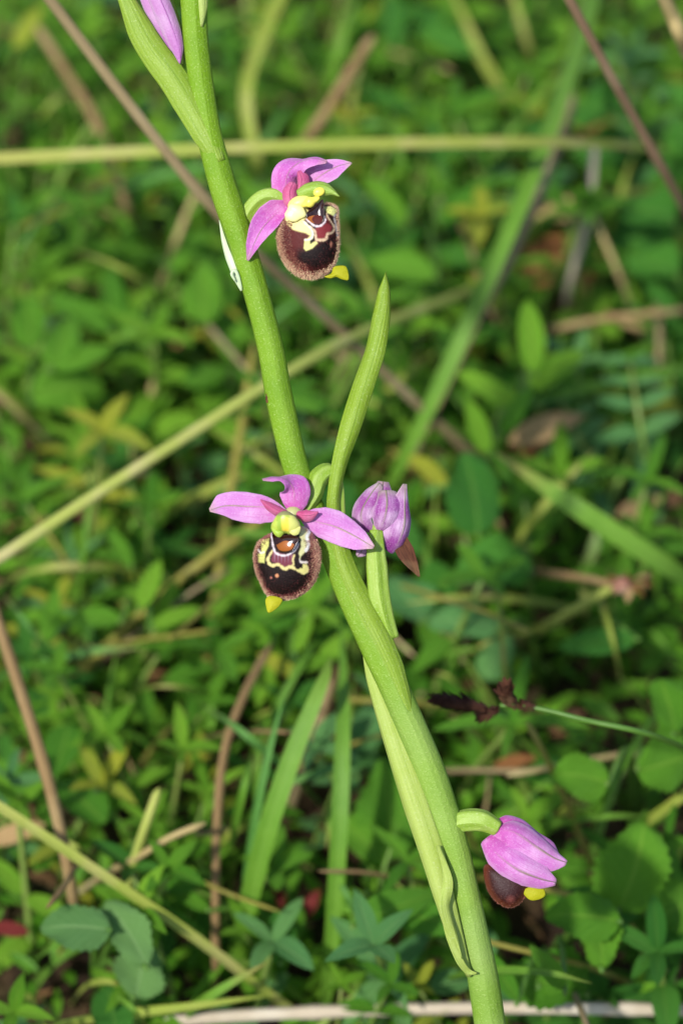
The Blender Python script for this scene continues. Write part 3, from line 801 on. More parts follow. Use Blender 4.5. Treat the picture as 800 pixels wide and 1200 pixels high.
M['herb_stem'] = herb_mat('herb_stem', srgb(92, 130, 50), srgb(120, 140, 64), srgb(140, 120, 70), 0.5, 0.0, 5)
M['petiole'] = herb_mat('petiole', srgb(70, 108, 32), srgb(96, 126, 44), None, 0.5, 0.0, 0)
M['blade'] = herb_mat('blade_green', srgb(84, 132, 30), srgb(112, 154, 48), srgb(136, 172, 76), 0.5, 0.3, 12, sat_var=0.4, tip=srgb(176, 150, 90), spec=0.3)
M['blade_yellow'] = herb_mat('blade_yellow', srgb(138, 158, 46), srgb(160, 166, 72), srgb(184, 182, 108), 0.5, 0.25, 12, sat_var=0.3, pale=srgb(176, 166, 104), tip=srgb(186, 160, 104), spec=0.3)
M['blade_blue'] = herb_mat('blade_bluish', srgb(80, 136, 54), srgb(102, 152, 70), srgb(130, 170, 96), 0.5, 0.3, 12, sat_var=0.3, tip=srgb(176, 150, 90), spec=0.3)
M['stalk_brown'] = dry_mat('stalk_brown', srgb(146, 118, 90), srgb(108, 84, 64), srgb(164, 140, 110))
M['stalk_grey'] = dry_mat('stalk_grey', srgb(150, 132, 94), srgb(114, 98, 68), srgb(172, 156, 120))
M['stalk_straw'] = dry_mat('stalk_straw', srgb(184, 164, 112), srgb(150, 130, 80), srgb(200, 186, 140))
M['stalk_orange'] = dry_mat('stalk_orange', srgb(146, 120, 78), srgb(112, 86, 54), srgb(166, 144, 100))
M['stalk_olive'] = dry_mat('stalk_olive', srgb(146, 140, 60), srgb(120, 112, 48), srgb(168, 160, 92))
M['stalk_half'] = dry_mat('stalk_half_green', srgb(164, 172, 84), srgb(150, 160, 70), srgb(186, 172, 124))
M['stalk_pale'] = dry_mat('stalk_pale', srgb(190, 176, 152), srgb(160, 144, 122), srgb(206, 196, 176))
M['spike'] = dry_mat('sedge_spike', srgb(84, 48, 32), srgb(46, 26, 18), srgb(120, 76, 50))
M['bloom'] = dry_mat('withered_bloom', srgb(150, 108, 90), srgb(120, 74, 60), srgb(206, 190, 160), 0.8)

# ================================================================== leaf meshes (shared)
def leaf_mesh(name, mat, shape, L=1.0, Wd=0.35, nu=8, nv=5, fold=0.18, curl=0.25, serr=0, wav=0.0, seed=0):
    """unit leaf: base at origin, along +Y, face up (+Z)"""
    r = random.Random(seed)
    vs, uv, fs = [], [], []
    for i in range(nu + 1):
        t = i / nu
        w = Wd * shape(t)
        for j in range(nv):
            s = -1 + 2 * j / (nv - 1)
            ww = w * (1 + (serr * (1 if i % 2 else -1) if abs(s) == 1 else 0))
            if serr: ww *= 1 + 0.13 * math.sin(5.3 * t + 2.1 * seed + (1.7 if s > 0 else 0)) + 0.06 * math.sin(13 * t + seed)
            x = s * ww + (0.12 * math.sin(2.6 * t + seed) * Wd if serr else 0)
            z = fold * abs(s) * w - curl * t * t * L + wav * math.sin(7 * t + 3 * s + seed) * abs(s) * Wd
            vs.append((x, t * L, z)); uv.append((t, (s + 1) / 2))
    for i in range(nu):
        for j in range(nv - 1):
            a = i * nv + j
            fs.append((a, a + 1, a + nv + 1, a + nv))
    me = bpy.data.meshes.new(name)
    me.from_pydata(vs, [], fs)
    me.polygons.foreach_set('use_smooth', [True] * len(fs))
    ul = me.uv_layers.new(name='UVMap')
    idx = np.empty(len(me.loops), dtype=np.int32); me.loops.foreach_get('vertex_index', idx)
    ul.data.foreach_set('uv', np.array(uv, dtype=np.float32)[idx].ravel())
    me.materials.append(mat)
    return me
lanceo = lambda t: max(0.02, math.sin(math.pi * t ** 0.8) ** 0.8)
oval = lambda t: max(0.03, math.sin(math.pi * t ** 0.9) ** 0.6)
obov = lambda t: max(0.03, math.sin(math.pi * t ** 1.5) ** 0.65)
roundl = lambda t: max(0.05, (max(0, 1 - (2 * t - 1) ** 2)) ** 0.5)
narrow = lambda t: max(0.02, (math.sin(math.pi * min(1, t * 0.9 + 0.08)) ** 0.6))
LEAF = {}
for mk in ('leaf_bright', 'leaf_mid', 'leaf_dark', 'leaf_blue', 'leaf_dusty', 'leaf_yellow', 'leaf_red', 'leaf_dead', 'leaf_straw'):
    for k, (sh, wd, cu, se) in enumerate(((lanceo, 0.17, 0.22, 0), (oval, 0.18, 0.2, 0), (obov, 0.30, 0.15, 0), (narrow, 0.11, 0.3, 0), (roundl, 0.42, 0.12, 0.07), (oval, 0.33, 0.3, 0.06))):
        big = k >= 4
        LEAF[mk, k] = [leaf_mesh('leaf', M[mk], sh, 1.0, wd * f, 18 if big else 9, 7 if big else 5, 0.16 + 0.1 * s, cu * (0.6 + 0.6 * s), se, 0.3 if big else 0.07, s) for s, f in ((0, 1.0), (1, 0.85), (2, 1.15))]

def obj(name, me, parent, mtx):
    o = bpy.data.objects.new(name, me)
    COL.objects.link(o)
    o.parent = parent
    o.matrix_basis = mtx
    return o

def frame(p, axis, normal, scale):
    y = Vector(axis).normalized()
    z = (Vector(normal) - y * Vector(normal).dot(y)).normalized()
    x = y.cross(z)
    m = Matrix((x, y, z)).transposed().to_4x4()
    return Matrix.Translation(p) @ m @ Matrix.Scale(scale, 4)

def tube_mesh(name, path, radii, mat, seg=6):
    v, f, uv = tube_data(np.array([tuple(p) for p in path]), radii, seg)
    me = bpy.data.meshes.new(name)
    me.from_pydata(v.tolist(), [], f)
    me.polygons.foreach_set('use_smooth', [True] * len(f))
    ul = me.uv_layers.new(name='UVMap')
    idx = np.empty(len(me.loops), dtype=np.int32); me.loops.foreach_get('vertex_index', idx)
    ul.data.foreach_set('uv', np.array(uv, dtype=np.float32)[idx].ravel())
    me.materials.append(mat)
    return me

# ---- sprig prototypes: (stem mesh, [(leaf mesh, matrix)])
def proto_sprig(kind, mk, r):
    leaves = []
    if kind == 'trefoil':
        h = r.uniform(0.018, 0.034)
        lean = Vector((r.uniform(-.35, .35), r.uniform(-.35, .35), 1)).normalized()
        pth = [Vector((0, 0, -0.003)), lean * h * 0.5 + Vector((0.001, 0, 0)), lean * h]
        a0 = r.uniform(0, 6.28)
        for k in range(3):
            a = a0 + k * 2.09 + r.uniform(-.15, .15)
            ax = Vector((math.cos(a), math.sin(a), r.uniform(-0.1, 0.35)))
            leaves.append((r.choice(LEAF[mk, 2]), frame(lean * h, ax, (0, 0, 1), r.uniform(0.009, 0.013))))
        path = crom(pth, 7)
        return tube_mesh('stem', path, np.full(7, 0.0005), M['herb_stem'], 5), leaves
    h = r.uniform(0.020, 0.040)
    lean = Vector((r.uniform(-.5, .5), r.uniform(-.5, .5), 1))
    pth = [Vector((0, 0, -0.003)), Vector((lean.x * h * 0.15, lean.y * h * 0.15, h * 0.4)), Vector((lean.x * h * 0.6, lean.y * h * 0.6, h))]
    path = crom(pth, 8)
    nodes = r.randint(3, 5)
    sh = 1 if kind == 'oval' else (0 if kind == 'lance' else 3)
    a0 = r.uniform(0, 6.28)
    for q in range(nodes):
        t = 0.3 + 0.7 * q / (nodes - 1)
        p = Vector(path[min(7, int(t * 7 + 0.01))])
        whorl = 3 if (q == nodes - 1 or kind == 'narrow') else 2
        if q == nodes - 1: whorl = 4
        for k in range(whorl):
            a = a0 + q * 1.57 + k * 6.283 / whorl + r.uniform(-.3, .3)
            el = r.uniform(0.1, 0.7) + (0.35 if q == nodes - 1 else 0)
            ax = Vector((math.cos(a), math.sin(a), el))
            sz = r.uniform(0.0066, 0.0104) * (0.8 if q == nodes - 1 else 1.0) * (1.25 if kind == 'narrow' else 1)
            leaves.append((r.choice(LEAF[mk, sh]), frame(p, ax, Vector((-math.cos(a) * 0.5, -math.sin(a) * 0.5, 1)), sz)))
    return tube_mesh('stem', path, np.linspace(0.0008, 0.0004, 8), M['herb_stem'], 5), leaves

pr = random.Random(21)
PROTO = {}
for kind in ('oval', 'lance', 'narrow', 'trefoil'):
    for mk in ('leaf_bright', 'leaf_mid', 'leaf_dark', 'leaf_blue', 'leaf_yellow'):
        PROTO[kind, mk] = [proto_sprig(kind, mk, pr) for _ in range(4)]
SPRIG_TXT = {'oval': ('leafy_sprig', 'sprig with oval leaves in pairs', 'oval-leaved sprigs of the undergrowth'),
             'lance': ('lance_leaved_sprig', 'sprig with pointed lance-shaped leaves', 'lance-leaved sprigs of the undergrowth'),
             'narrow': ('narrow_leaved_sprig', 'sprig with whorls of narrow leaves', 'narrow-leaved sprigs of the undergrowth'),
             'trefoil': ('clover_leaf', 'clover-like leaf of three leaflets', 'clover-like leaves of the undergrowth')}
TONE = {'leaf_bright': 'light green', 'leaf_mid': 'mid-green', 'leaf_dark': 'dark green', 'leaf_blue': 'bluish green', 'leaf_yellow': 'yellowing',
        'blade': 'green', 'blade_blue': 'bluish', 'blade_yellow': 'yellowish'}
LAND = [(90, 40, 'beside the long grey-brown stalk'), (180, 150, 'beside the long grey-brown stalk'), (470, 450, 'beside the long grey-brown stalk'), (60, 188, 'by the level yellow-green blade'), (500, 168, 'by the level yellow-green blade'),
        (60, 615, 'along the thick half-dry stalk'), (200, 525, 'along the thick half-dry stalk'), (700, 60, 'by the mauve-brown stalk'), (770, 180, 'by the mauve-brown stalk'), (560, 350, 'by the grey-mauve stalk'), (500, 480, 'by the grey-mauve stalk'),
        (395, 110, 'by the short tan stalk'), (295, 110, 'by the sharply bent olive blade'), (20, 800, 'by the orange-brown dead stalk'), (70, 980, 'by the orange-brown dead stalk'), (120, 1030, 'by the thin sloping yellow-green blade'), (240, 1110, 'by the thin sloping yellow-green blade'),
        (265, 600, 'by the olive-brown upright stalk'), (245, 760, 'by the olive-brown upright stalk'), (255, 960, 'by the thin brown stalk'), (150, 735, 'by the slanting olive stalk'), (330, 930, 'by the broad bright blade'), (395, 1050, 'by the upright bright blade'),
        (700, 610, 'by the broad flat blade'), (760, 650, 'by the broad flat blade'), (350, 1185, 'by the pale level stalk'), (650, 1182, 'by the pale level stalk'), (165, 990, 'by the straw-yellow stalk'), (750, 1100, 'by the thick olive stalk'), (660, 720, 'by the withered flower head'),
        (690, 250, 'by the thin pale stalk'), (730, 372, 'by the level tan stalk'), (745, 470, 'by the vetch leaflets'), (95, 115, 'by the reddish-brown stalk'), (590, 960, 'by the half closed flower'), (570, 820, 'under the dark sedge spike'), (640, 500, 'by the straw-coloured dead leaf'),
        (120, 1100, 'by the dusty rounded leaves'), (600, 130, 'by the bending olive blade'), (560, 620, 'by the dark ovate leaves'), (620, 400, 'by the pale long leaves')]
def near(px, py):
    d, t = min(((px - a) ** 2 + (py - b) ** 2, t) for a, b, t in LAND)
    return t if d < 120 ** 2 else 'in the open undergrowth'
def place_sprig(kind, mk, p, rz, sc, q, px, py):
    st, lv = PROTO[kind, mk][q % 4]
    nm, lab, grp = SPRIG_TXT[kind]
    e = empty(nm, p, rz)
    e.scale = (sc, sc, sc)
    size = 'small ' if sc < 0.92 else ('large ' if sc > 1.12 else '')
    tag(e, size + TONE[mk] + ' ' + lab + ' ' + near(px, py), 'plant', grp)
    obj('stem', st, e, Matrix.Identity(4))
    for me, mt in lv:
        obj('leaf', me, e, mt)

# jittered scatter over the ground that the camera sees
def in_view(x, y, m=30):
    P = Vector((x, y, 0.015)) - C_
    d = P.dot(F_)
    px = 400 + P.dot(R_) / d * D / S; py = 600 - P.dot(U_) / d * D / S
    return (-m < px < 800 + m and -m < py < 1200 + m), px, py
sr = random.Random(5)
q = 0
cell = 0.0114
for jy in range(int(0.38 / cell)):
    for jx in range(-11, 11):
        x = (jx + 0.5 + sr.uniform(-.48, .48)) * cell; y = 0.275 + (jy + 0.5 + sr.uniform(-.48, .48)) * cell
        ok, px, py = in_view(x, y)
        if not ok: continue
        right = px / 800
        if (285 < px < 425 and 780 < py < 1130 and sr.random() < 0.6) or (40 < px < 200 and 1060 < py < 1190 and sr.random() < 0.75): continue
        if px > 430 and 530 < py < 1110 and sr.random() < 0.45: continue
        u = sr.random()
        if u < 0.40 - 0.12 * right: kind = 'oval'
        elif u < 0.70 - 0.12 * right: kind = 'lance'
        elif u < 0.95 - 0.12 * right: kind = 'narrow'
        else: kind = 'trefoil'
        w = sr.random()
        mk = 'leaf_bright' if w < 0.5 - 0.25 * right else ('leaf_mid' if w < 0.82 - 0.15 * right else ('leaf_dark' if w < 0.9 else 'leaf_blue'))
        if q % 19 == 7: mk = 'leaf_yellow'
        place_sprig(kind, mk, (x, y, 0), sr.uniform(0, 6.28), sr.uniform(0.7, 1.35), q, px, py)
        q += 1

# ================================================================== uncountable low growth
def stuff_leaves(name, n, mat, label, cat, size, hmax, box, seed, asp=0.4, flat=False):
    r = np.random.default_rng(seed)
    x = r.uniform(box[0], box[1], n); y = r.uniform(box[2], box[3], n); z = hmax * r.uniform(0, 1, n) ** 1.4
    az = r.uniform(0, 6.283, n); el = r.uniform(-0.2, 1.0, n) if not flat else r.uniform(-0.15, 0.15, n); L = r.uniform(size[0], size[1], n); w = L * asp * r.uniform(0.6, 1.1, n)
    ax = np.stack([np.cos(az) * np.cos(el), np.sin(az) * np.cos(el), np.sin(el)], 1)
    sd = np.stack([-np.sin(az), np.cos(az), r.uniform(-.5, .5, n)], 1); sd = nrm(sd)
    no = np.cross(ax, sd)
    rows = []
    prof = [(0, 0.05), (0.25, 0.75), (0.5, 1.0), (0.75, 0.75), (1, 0.04)]
    base = np.stack([x, y, z], 1)
    for t, pw in prof:
        c = base + ax * (L * t)[:, None] - no * (L * 0.22 * t * t)[:, None]
        for s in (-1, 0, 1):
            rows.append(c + sd * (w * 0.5 * pw * s)[:, None] + no * (w * 0.12 * abs(s))[:, None])
    V = np.stack(rows, 1).reshape(-1, 3)
    f0 = []
    for i in range(4):
        for j in range(2):
            a = i * 3 + j
            f0.append((a, a + 1, a + 4, a + 3))
    F = (np.array(f0)[None] + (np.arange(n) * 15)[:, None, None]).reshape(-1, 4)
    uv = np.tile(np.array([(t, (s + 1) / 2) for t, _ in prof for s in (-1, 0, 1)]), (n, 1))
    o = build(name, V, F.tolist(), mat, None, uv, origin=(0, 0.45, 0))
    return tag(o, label, cat, kind='stuff')
BOX = (-0.24, 0.24, 0.14, 0.80)
M['cover'] = herb_mat('cover_green', srgb(58, 112, 18), srgb(108, 162, 38), srgb(136, 174, 58), 0.55, 0.36, spec=0.3, sat_var=0.5, island=True)
M['litter'] = herb_mat('litter_brown', srgb(66, 42, 26), srgb(150, 112, 70), None, 0.8, 0.0, sat_var=0.5, island=True)
stuff_leaves('ground_cover', 12000, M['cover'], 'dense low green leaves covering the meadow floor', 'ground cover', (0.005, 0.010), 0.019, BOX, 4)
stuff_leaves('leaf_litter', 3500, M['litter'], 'brown dead leaf bits on the meadow floor', 'leaf litter', (0.004, 0.011), 0.004, BOX, 6, 0.35, True)
def stuff_grass(n, seed):
    r = np.random.default_rng(seed)
    V, F, UV = [], [], []
    for k in range(n):
        x, y = r.uniform(BOX[0], BOX[1]), r.uniform(BOX[2], BOX[3])
        az = r.uniform(0, 6.283); L = r.uniform(0.02, 0.05); w = r.uniform(0.0005, 0.0011); bend = r.uniform(0.3, 1.3)
        d = np.array([math.cos(az), math.sin(az), 0]); s = np.array([-d[1], d[0], 0.0])
        p = np.array([x, y, -0.002]); th = r.uniform(0.0, 0.5); i0 = len(V)
        for i in range(7):
            t = i / 6
            ww = w * (1 - t ** 2.5) + 0.00005
            V += [p - s * ww, p + s * ww]; UV += [(t, 0.0), (t, 1.0)]
            a = th + bend * t
            p = p + (d * math.sin(a) + np.array([0, 0, math.cos(a)])) * L / 6
        for i in range(6):
            F.append((i0 + 2 * i, i0 + 2 * i + 1, i0 + 2 * i + 3, i0 + 2 * i + 2))
    return build('grass', V, F, M['grass_stuff'], None, UV, origin=(0, 0.45, 0))
M['grass_stuff'] = herb_mat('grass_fine', srgb(74, 132, 40), srgb(140, 160, 66), None, 0.45, 0.3, 4, sat_var=0.5, island=True)
tag(stuff_grass(1300, 9), 'fine short grass among the low leaves', 'grass', kind='stuff')

# ================================================================== single stalks and blades
def stalk(name, pts, wpx, mat, label, cat='stalk', group=None, node=1, n=44, taper=(1, 1)):
    P = [np.array(G(*p)) for p in pts]
    path = crom(P, n)
    mid = Vector(path[n // 2])
    px = pxsize(mid)
    t = np.linspace(0, 1, n)
    wpx = wpx * 0.8
    rad = 0.5 * wpx * px * (taper[0] + (taper[1] - taper[0]) * t)
    rad = rad * np.minimum(1, 0.35 + np.minimum(t, 1 - t) / 0.06)
    if node:
        for k in range(1, node + 1):
            rad = rad * (1 + 0.28 * np.exp(-((t - k / (node + 1)) / 0.012) ** 2))
    jit = np.random.default_rng(len(label)).normal(0, 1, (6, 3))
    path = path + crom(jit, n) * px * 1.2
    v, f, uv = tube_data(path, rad, 12, 4, 0.05)
    o = build(name, v, f, M[mat], None, uv)
    return tag(o, label, cat, group)

def blade(name, pts, wpx, mat, label, group=None, n=36, base_w=0.6, tip=True, fold=0.35, twist=0.0, cat='grass blade'):
    P = crom([np.array(G(*p)) for p in pts], n)
    px = pxsize(Vector(P[n // 2])) * (0.74 if wpx > 14 else 0.85)
    T = nrm(np.gradient(P, axis=0))
    V, F, UV = [], [], []
    nv = 5
    for i in range(n):
        t = i / (n - 1)
        w = 0.5 * wpx * px * (base_w + (1 - base_w) * min(1, t * 3)) * ((1 - max(0, (t - 0.45) / 0.55) ** 2.0 * 0.96) if tip else 1)
        a = twist * t
        N = nrm(np.array(-F_) * 0.8 + np.array([0, 0, 0.6])); N = nrm(N - T[i] * N.dot(T[i]))
        B = np.cross(T[i], N)
        s2 = B * math.cos(a) + N * math.sin(a); n2 = np.cross(s2, T[i])
        for j in range(nv):
            s = -1 + 2 * j / (nv - 1)
            V.append(P[i] + s2 * s * w + n2 * fold * abs(s) * w); UV.append((t, (s + 1) / 2))
    for i in range(n - 1):
        for j in range(nv - 1):
            a = i * nv + j
            F.append((a, a + 1, a + nv + 1, a + nv))
    # closed back, a thin real thickness
    k0 = len(V)
    for i in range(n):
        N = nrm(np.array(-F_)); 
        for j in range(nv):
            V.append(V[i * nv + j] - N * 0.00012); UV.append(UV[i * nv + j])
    for i in range(n - 1):
        for j in range(nv - 1):
            a = k0 + i * nv + j
            F.append((a, a + nv, a + nv + 1, a + 1))
    o = build(name, V, F, M[mat], None, UV)
    return tag(o, label, cat, group)

stalk('dry_stalk', [(20, -60, 142), (60, 0, 134), (245, 237, 104), (400, 388, 66), (540, 520, 34), (590, 570, 8), (600, 580, -4)], 15, 'stalk_grey', 'long straight grey-brown dead stalk crossing behind the upper orchid stem', node=2)
blade('grass_blade', [(860, 190, -3), (790, 178, 40), (660, 168, 76), (420, 170, 88), (190, 178, 90), (0, 187, 86), (-90, 192, 78)], 21, 'blade_yellow', 'yellow-green grass blade lying level behind the upper flower', tip=False)
stalk('dry_stalk', [(-70, 700, 66), (0, 655, 68), (200, 525, 72), (330, 441, 72), (430, 386, 62), (540, 345, 40), (600, 322, 4), (610, 318, -4)], 17, 'stalk_half', 'thick half-dry yellowish stalk sloping down behind the middle of the orchid stem', node=1)
stalk('dry_stalk', [(640, -50, 138), (668, 0, 132), (735, 122, 110), (800, 240, 84), (850, 330, 40), (870, 370, -4)], 14, 'stalk_brown', 'thin mauve-brown dead stalk slanting through dark green leaves', node=1)
stalk('dry_stalk', [(750, -60, 135), (785, 15, 122), (806, 60, 112), (860, 160, 60), (885, 210, -4)], 19, 'stalk_straw', 'short visible piece of pale beige stalk beside the mauve-brown stalk')
blade('grass_blade', [(442, 605, -3), (462, 560, 30), (530, 420, 54), (600, 262, 68), (645, 150, 70), (690, 10, 62), (700, -40, 56)], 26, 'blade', 'broad green grass blade leaning next to a grey-mauve stalk', tip=False)
stalk('dry_stalk', [(475, 560, -4), (492, 520, 30), (560, 370, 54), (605, 285, 62), (660, 155, 62), (672, 110, 56)], 14, 'stalk_grey', 'grey-mauve dead stalk lying along the broad leaning grass blade')
stalk('dry_stalk', [(335, 205, -4), (352, 176, 40), (395, 110, 56), (437, 42, 62)], 16, 'stalk_orange', 'short tan stalk with reddish base behind the topmost open flower')
blade('grass_blade', [(312, 250, -3), (303, 205, 38), (288, 115, 52), (305, 50, 54), (338, -25, 56)], 20, 'blade_yellow', 'pale olive grass blade bent sharply at its middle', tip=False)
stalk('dry_stalk', [(-30, 650, 66), (0, 737, 62), (48, 895, 54), (88, 1060, 34), (94, 1090, -4)], 17, 'stalk_orange', 'orange-brown dead stalk standing above two dusty rounded leaves', node=1)
blade('grass_blade', [(400, 1222, -3), (330, 1176, 18), (230, 1100, 36), (130, 1032, 46), (0, 946, 54), (-70, 905, 54)], 14, 'blade_yellow', 'thin yellow-green blade sloping past the dusty rounded leaves', tip=False, base_w=0.8)
stalk('dry_stalk', [(232, 850, -4), (236, 815, 14), (258, 660, 34), (274, 545, 44), (298, 400, 52)], 12, 'stalk_olive', 'thin olive-brown upright stalk left of the front-facing flower')
stalk('dry_stalk', [(252, 1165, -4), (251, 1130, 20), (255, 980, 38), (262, 880, 44), (285, 815, 46), (318, 755, 44)], 12, 'stalk_orange', 'thin brown stalk standing beside the upright green blades')
stalk('dry_stalk', [(50, 820, -4), (90, 788, 16), (200, 690, 32), (290, 622, 40), (325, 592, 36), (340, 580, -4)], 13, 'stalk_olive', 'olive stalk slanting behind the front-facing flower')
blade('grass_blade', [(268, 1150, -3), (282, 1100, 20), (310, 985, 44), (345, 880, 56), (378, 800, 62), (388, 770, 62)], 32, 'blade', 'broad bright green blade standing below the front-facing flower', fold=0.25)
blade('grass_blade', [(270, 1120, -3), (284, 1060, 22), (300, 955, 44), (318, 870, 54), (334, 815, 58)], 12, 'blade_blue', 'narrow bluish-green blade leaning against the broad bright blade', base_w=0.9)
blade('grass_blade', [(376, 1195, -3), (386, 1140, 18), (396, 1000, 42), (401, 880, 52), (402, 800, 54), (400, 730, 52)], 27, 'blade', 'upright bright green blade between the broad blade and the orchid stem')
stalk('dry_stalk', [(340, 960, -4), (352, 912, 14), (370, 860, 26), (390, 795, 32)], 15, 'stalk_grey', 'short grey-brown stalk between the two bright upright blades')
blade('grass_blade', [(480, 905, -3), (450, 893, 30), (400, 898, 40), (355, 912, 44), (320, 930, 42)], 13, 'blade_blue', 'short bluish blade crossing the bright upright blades', base_w=0.9)
blade('grass_blade', [(890, 735, -3), (800, 676, 40), (700, 612, 52), (640, 572, 54), (580, 530, 50)], 34, 'blade', 'broad flat green blade slanting among round serrated leaves', tip=True, fold=0.15)
stalk('dry_stalk', [(180, 1200, 20), (300, 1188, 21), (550, 1181, 23), (800, 1184, 22), (900, 1188, 18)], 19, 'stalk_pale', 'pale grey dead stalk lying level on the ground behind the orchid base', node=2)
blade('grass_blade', [(40, 1215, 2), (110, 1194, 22), (220, 1180, 30), (320, 1166, 32)], 15, 'blade_yellow', 'short green blade lying just above the pale level stalk', base_w=0.9)
blade('grass_blade', [(190, 1215, 5), (240, 1172, 30), (312, 1128, 38)], 16, 'blade', 'small pointed green blade rising above the pale level stalk')
stalk('dry_stalk', [(138, 1085, -4), (145, 1055, 24), (165, 990, 42), (187, 925, 52)], 15, 'stalk_half', 'short straw-yellow stalk standing between sprigs near the dusty leaves', taper=(1, 0.9))
stalk('dry_stalk', [(815, 1215, -4), (790, 1165, 12), (740, 1090, 26), (690, 1020, 34)], 15, 'stalk_olive', 'thick olive stalk under the big serrated leaf')
stalk('dry_stalk', [(715, 1070, -4), (700, 1030, 16), (660, 935, 40), (618, 845, 58)], 9, 'stalk_olive', 'thin olive stalk reaching up to the dark sedge spike')
stalk('dry_stalk', [(585, 768, -4), (610, 750, 12), (660, 722, 34), (716, 688, 46)], 13, 'stalk_half', 'yellowish stalk carrying the withered flower head')
stalk('dry_stalk', [(600, 668, 4), (632, 672, 36), (690, 678, 44), (716, 684, 46)], 11, 'stalk_orange', 'thin orange stalk pointing at the withered flower head')
stalk('dry_stalk', [(660, 375, -4), (665, 348, 26), (690, 240, 48), (697, 165, 54)], 11, 'stalk_pale', 'thin pale stalk above a small red leaf')
blade('grass_blade', [(680, 350, -3), (690, 328, 12), (715, 258, 34), (740, 185, 46)], 13, 'blade_yellow', 'thin pale green blade above a small red leaf', base_w=0.9)
stalk('dry_stalk', [(870, 356, -4), (800, 363, 36), (720, 373, 38), (640, 388, 30), (610, 395, -4)], 11, 'stalk_orange', 'thin tan stalk lying level below the curled orange leaf')
blade('grass_blade', [(860, 415, 2), (800, 432, 36), (720, 448, 42), (655, 462, 42), (620, 470, 36)], 20, 'blade', 'green blade lying level above the bluish vetch leaf', tip=True)
stalk('dry_stalk', [(160, 275, -4), (150, 245, 30), (112, 145, 44), (75, 85, 50), (42, 30, 54)], 14, 'stalk_orange', 'blurred reddish-brown stalk left of the long grey-brown stalk')
stalk('dry_stalk', [(385, 700, -4), (500, 688, 20), (560, 690, 22), (600, 705, -4)], 15, 'stalk_straw', 'short tan stalk glimpsed behind the faded flower')
blade('grass_blade', [(690, 690, -3), (655, 730, 20), (590, 745, 30), (540, 770, 30)], 10, 'blade_yellow', 'thin yellowish blade between bluish serrated leaves')
blade('grass_blade', [(150, 640, -3), (200, 600, 18), (255, 570, 30), (290, 555, 34)], 16, 'blade_yellow', 'short yellow-green blade beside the olive-brown upright stalk')
blade('grass_blade', [(470, 320, -3), (540, 240, 24), (600, 150, 40), (680, 60, 46)], 16, 'blade', 'slender green blade rising behind the level yellow-green blade')
blade('grass_blade', [(560, 210, -3), (590, 130, 26), (560, 60, 40), (520, -30, 46)], 18, 'blade_yellow', 'olive blade bending over the level yellow-green blade')
blade('grass_blade', [(690, 1010, 5), (790, 940, 40), (830, 900, 44)], 14, 'blade_yellow', 'short yellowish blade above the big serrated leaf')

# a scatter of further thin blades that only their place tells apart
br = random.Random(31)
for k in range(125):
    x = br.uniform(-40, 840); y = br.uniform(0, 1200)
    a = br.uniform(0, 6.28); L = br.uniform(60, 150) if k % 3 else br.uniform(140, 250)
    hh = br.uniform(24, 40) if k % 3 else br.uniform(34, 52)
    sag = br.uniform(0.6, 1.0)
    pts = [(x, y, -3), (x + math.cos(a) * L * 0.3, y - 25 + math.sin(a) * L * 0.2, hh * 0.7), (x + math.cos(a) * L * 0.7, y - 35 + math.sin(a) * L * 0.55, hh), (x + math.cos(a) * L, y - 30 + math.sin(a) * L * 0.85, hh * sag)]
    bm = br.choice(['blade', 'blade', 'blade', 'blade_blue', 'blade_yellow', 'blade_yellow'])
    blade('grass_blade', pts, br.uniform(6, 13), bm, ('long' if k % 3 == 0 else 'short') + ' thin arching ' + TONE[bm] + ' grass blade ' + near(x, y), 'thin grass blades of the undergrowth', n=14)
for k in range(64):
    x = br.uniform(-40, 840); y = br.uniform(20, 1190)
    a = br.uniform(0, 6.28); L = br.uniform(60, 140) if k % 2 else br.uniform(140, 280); hh = br.uniform(16, 32) if k % 2 else br.uniform(34, 54)
    pts = [(x, y, -4), (x + math.cos(a) * L * 0.4, y - 18 + math.sin(a) * L * 0.35, hh * 0.75), (x + math.cos(a) * L, y - 24 + math.sin(a) * L * 0.85, hh)]
    sm = br.choice(['stalk_straw', 'stalk_orange', 'stalk_grey', 'stalk_olive'])
    stalk('dry_stalk', pts, br.uniform(5, 10), sm, ('short' if k % 2 else 'long') + ' thin ' + {'stalk_straw': 'straw-coloured', 'stalk_orange': 'tan', 'stalk_grey': 'grey-brown', 'stalk_olive': 'olive'}[sm] + ' dead stem ' + near(x, y), 'dead stem', 'thin dead stems of the undergrowth', n=16)

# ================================================================== plants with larger leaves, set where the photograph shows them
def big_leaf(parent, px, py, h, len_px, ang, mk, k, face=0.55, q=0):
    c = G(px, py, h)
    s = pxsize(c) * len_px
    a = math.radians(ang)
    axis = (R_ * math.cos(a) + U_ * math.sin(a))
    nm = (-F_ * face + Vector((0, 0, 1)) * (1 - face)).normalized()
    base = c - axis * s * 0.5
    if base.z < 0.004: base.z = 0.004
    root_w = Vector(WORLD[parent.name])
    o = obj('leaf', LEAF[mk, k][q % 3], parent, Matrix.Translation(-root_w) @ frame(base, axis, nm, s))
    path = crom([root_w + Vector((0, 0, -0.003)), (root_w + base) * 0.5 + Vector((0, 0, 0.3 * base.z)), base, base + axis * s * 0.05], 10)
    me = tube_mesh('petiole', path - np.array(root_w), np.linspace(0.0008, 0.0003, 10), M['petiole'], 6)
    obj('petiole', me, parent, Matrix.Identity(4))
def leaf_plant(name, label, rp, leaves, cat='plant', group=None):
    r0 = root(name, G(rp[0], rp[1], 0), label, cat, group)
    for i, lf in enumerate(leaves):
        big_leaf(r0, lf[0], lf[1], lf[2] + 8, *lf[3:], q=i)
    return r0
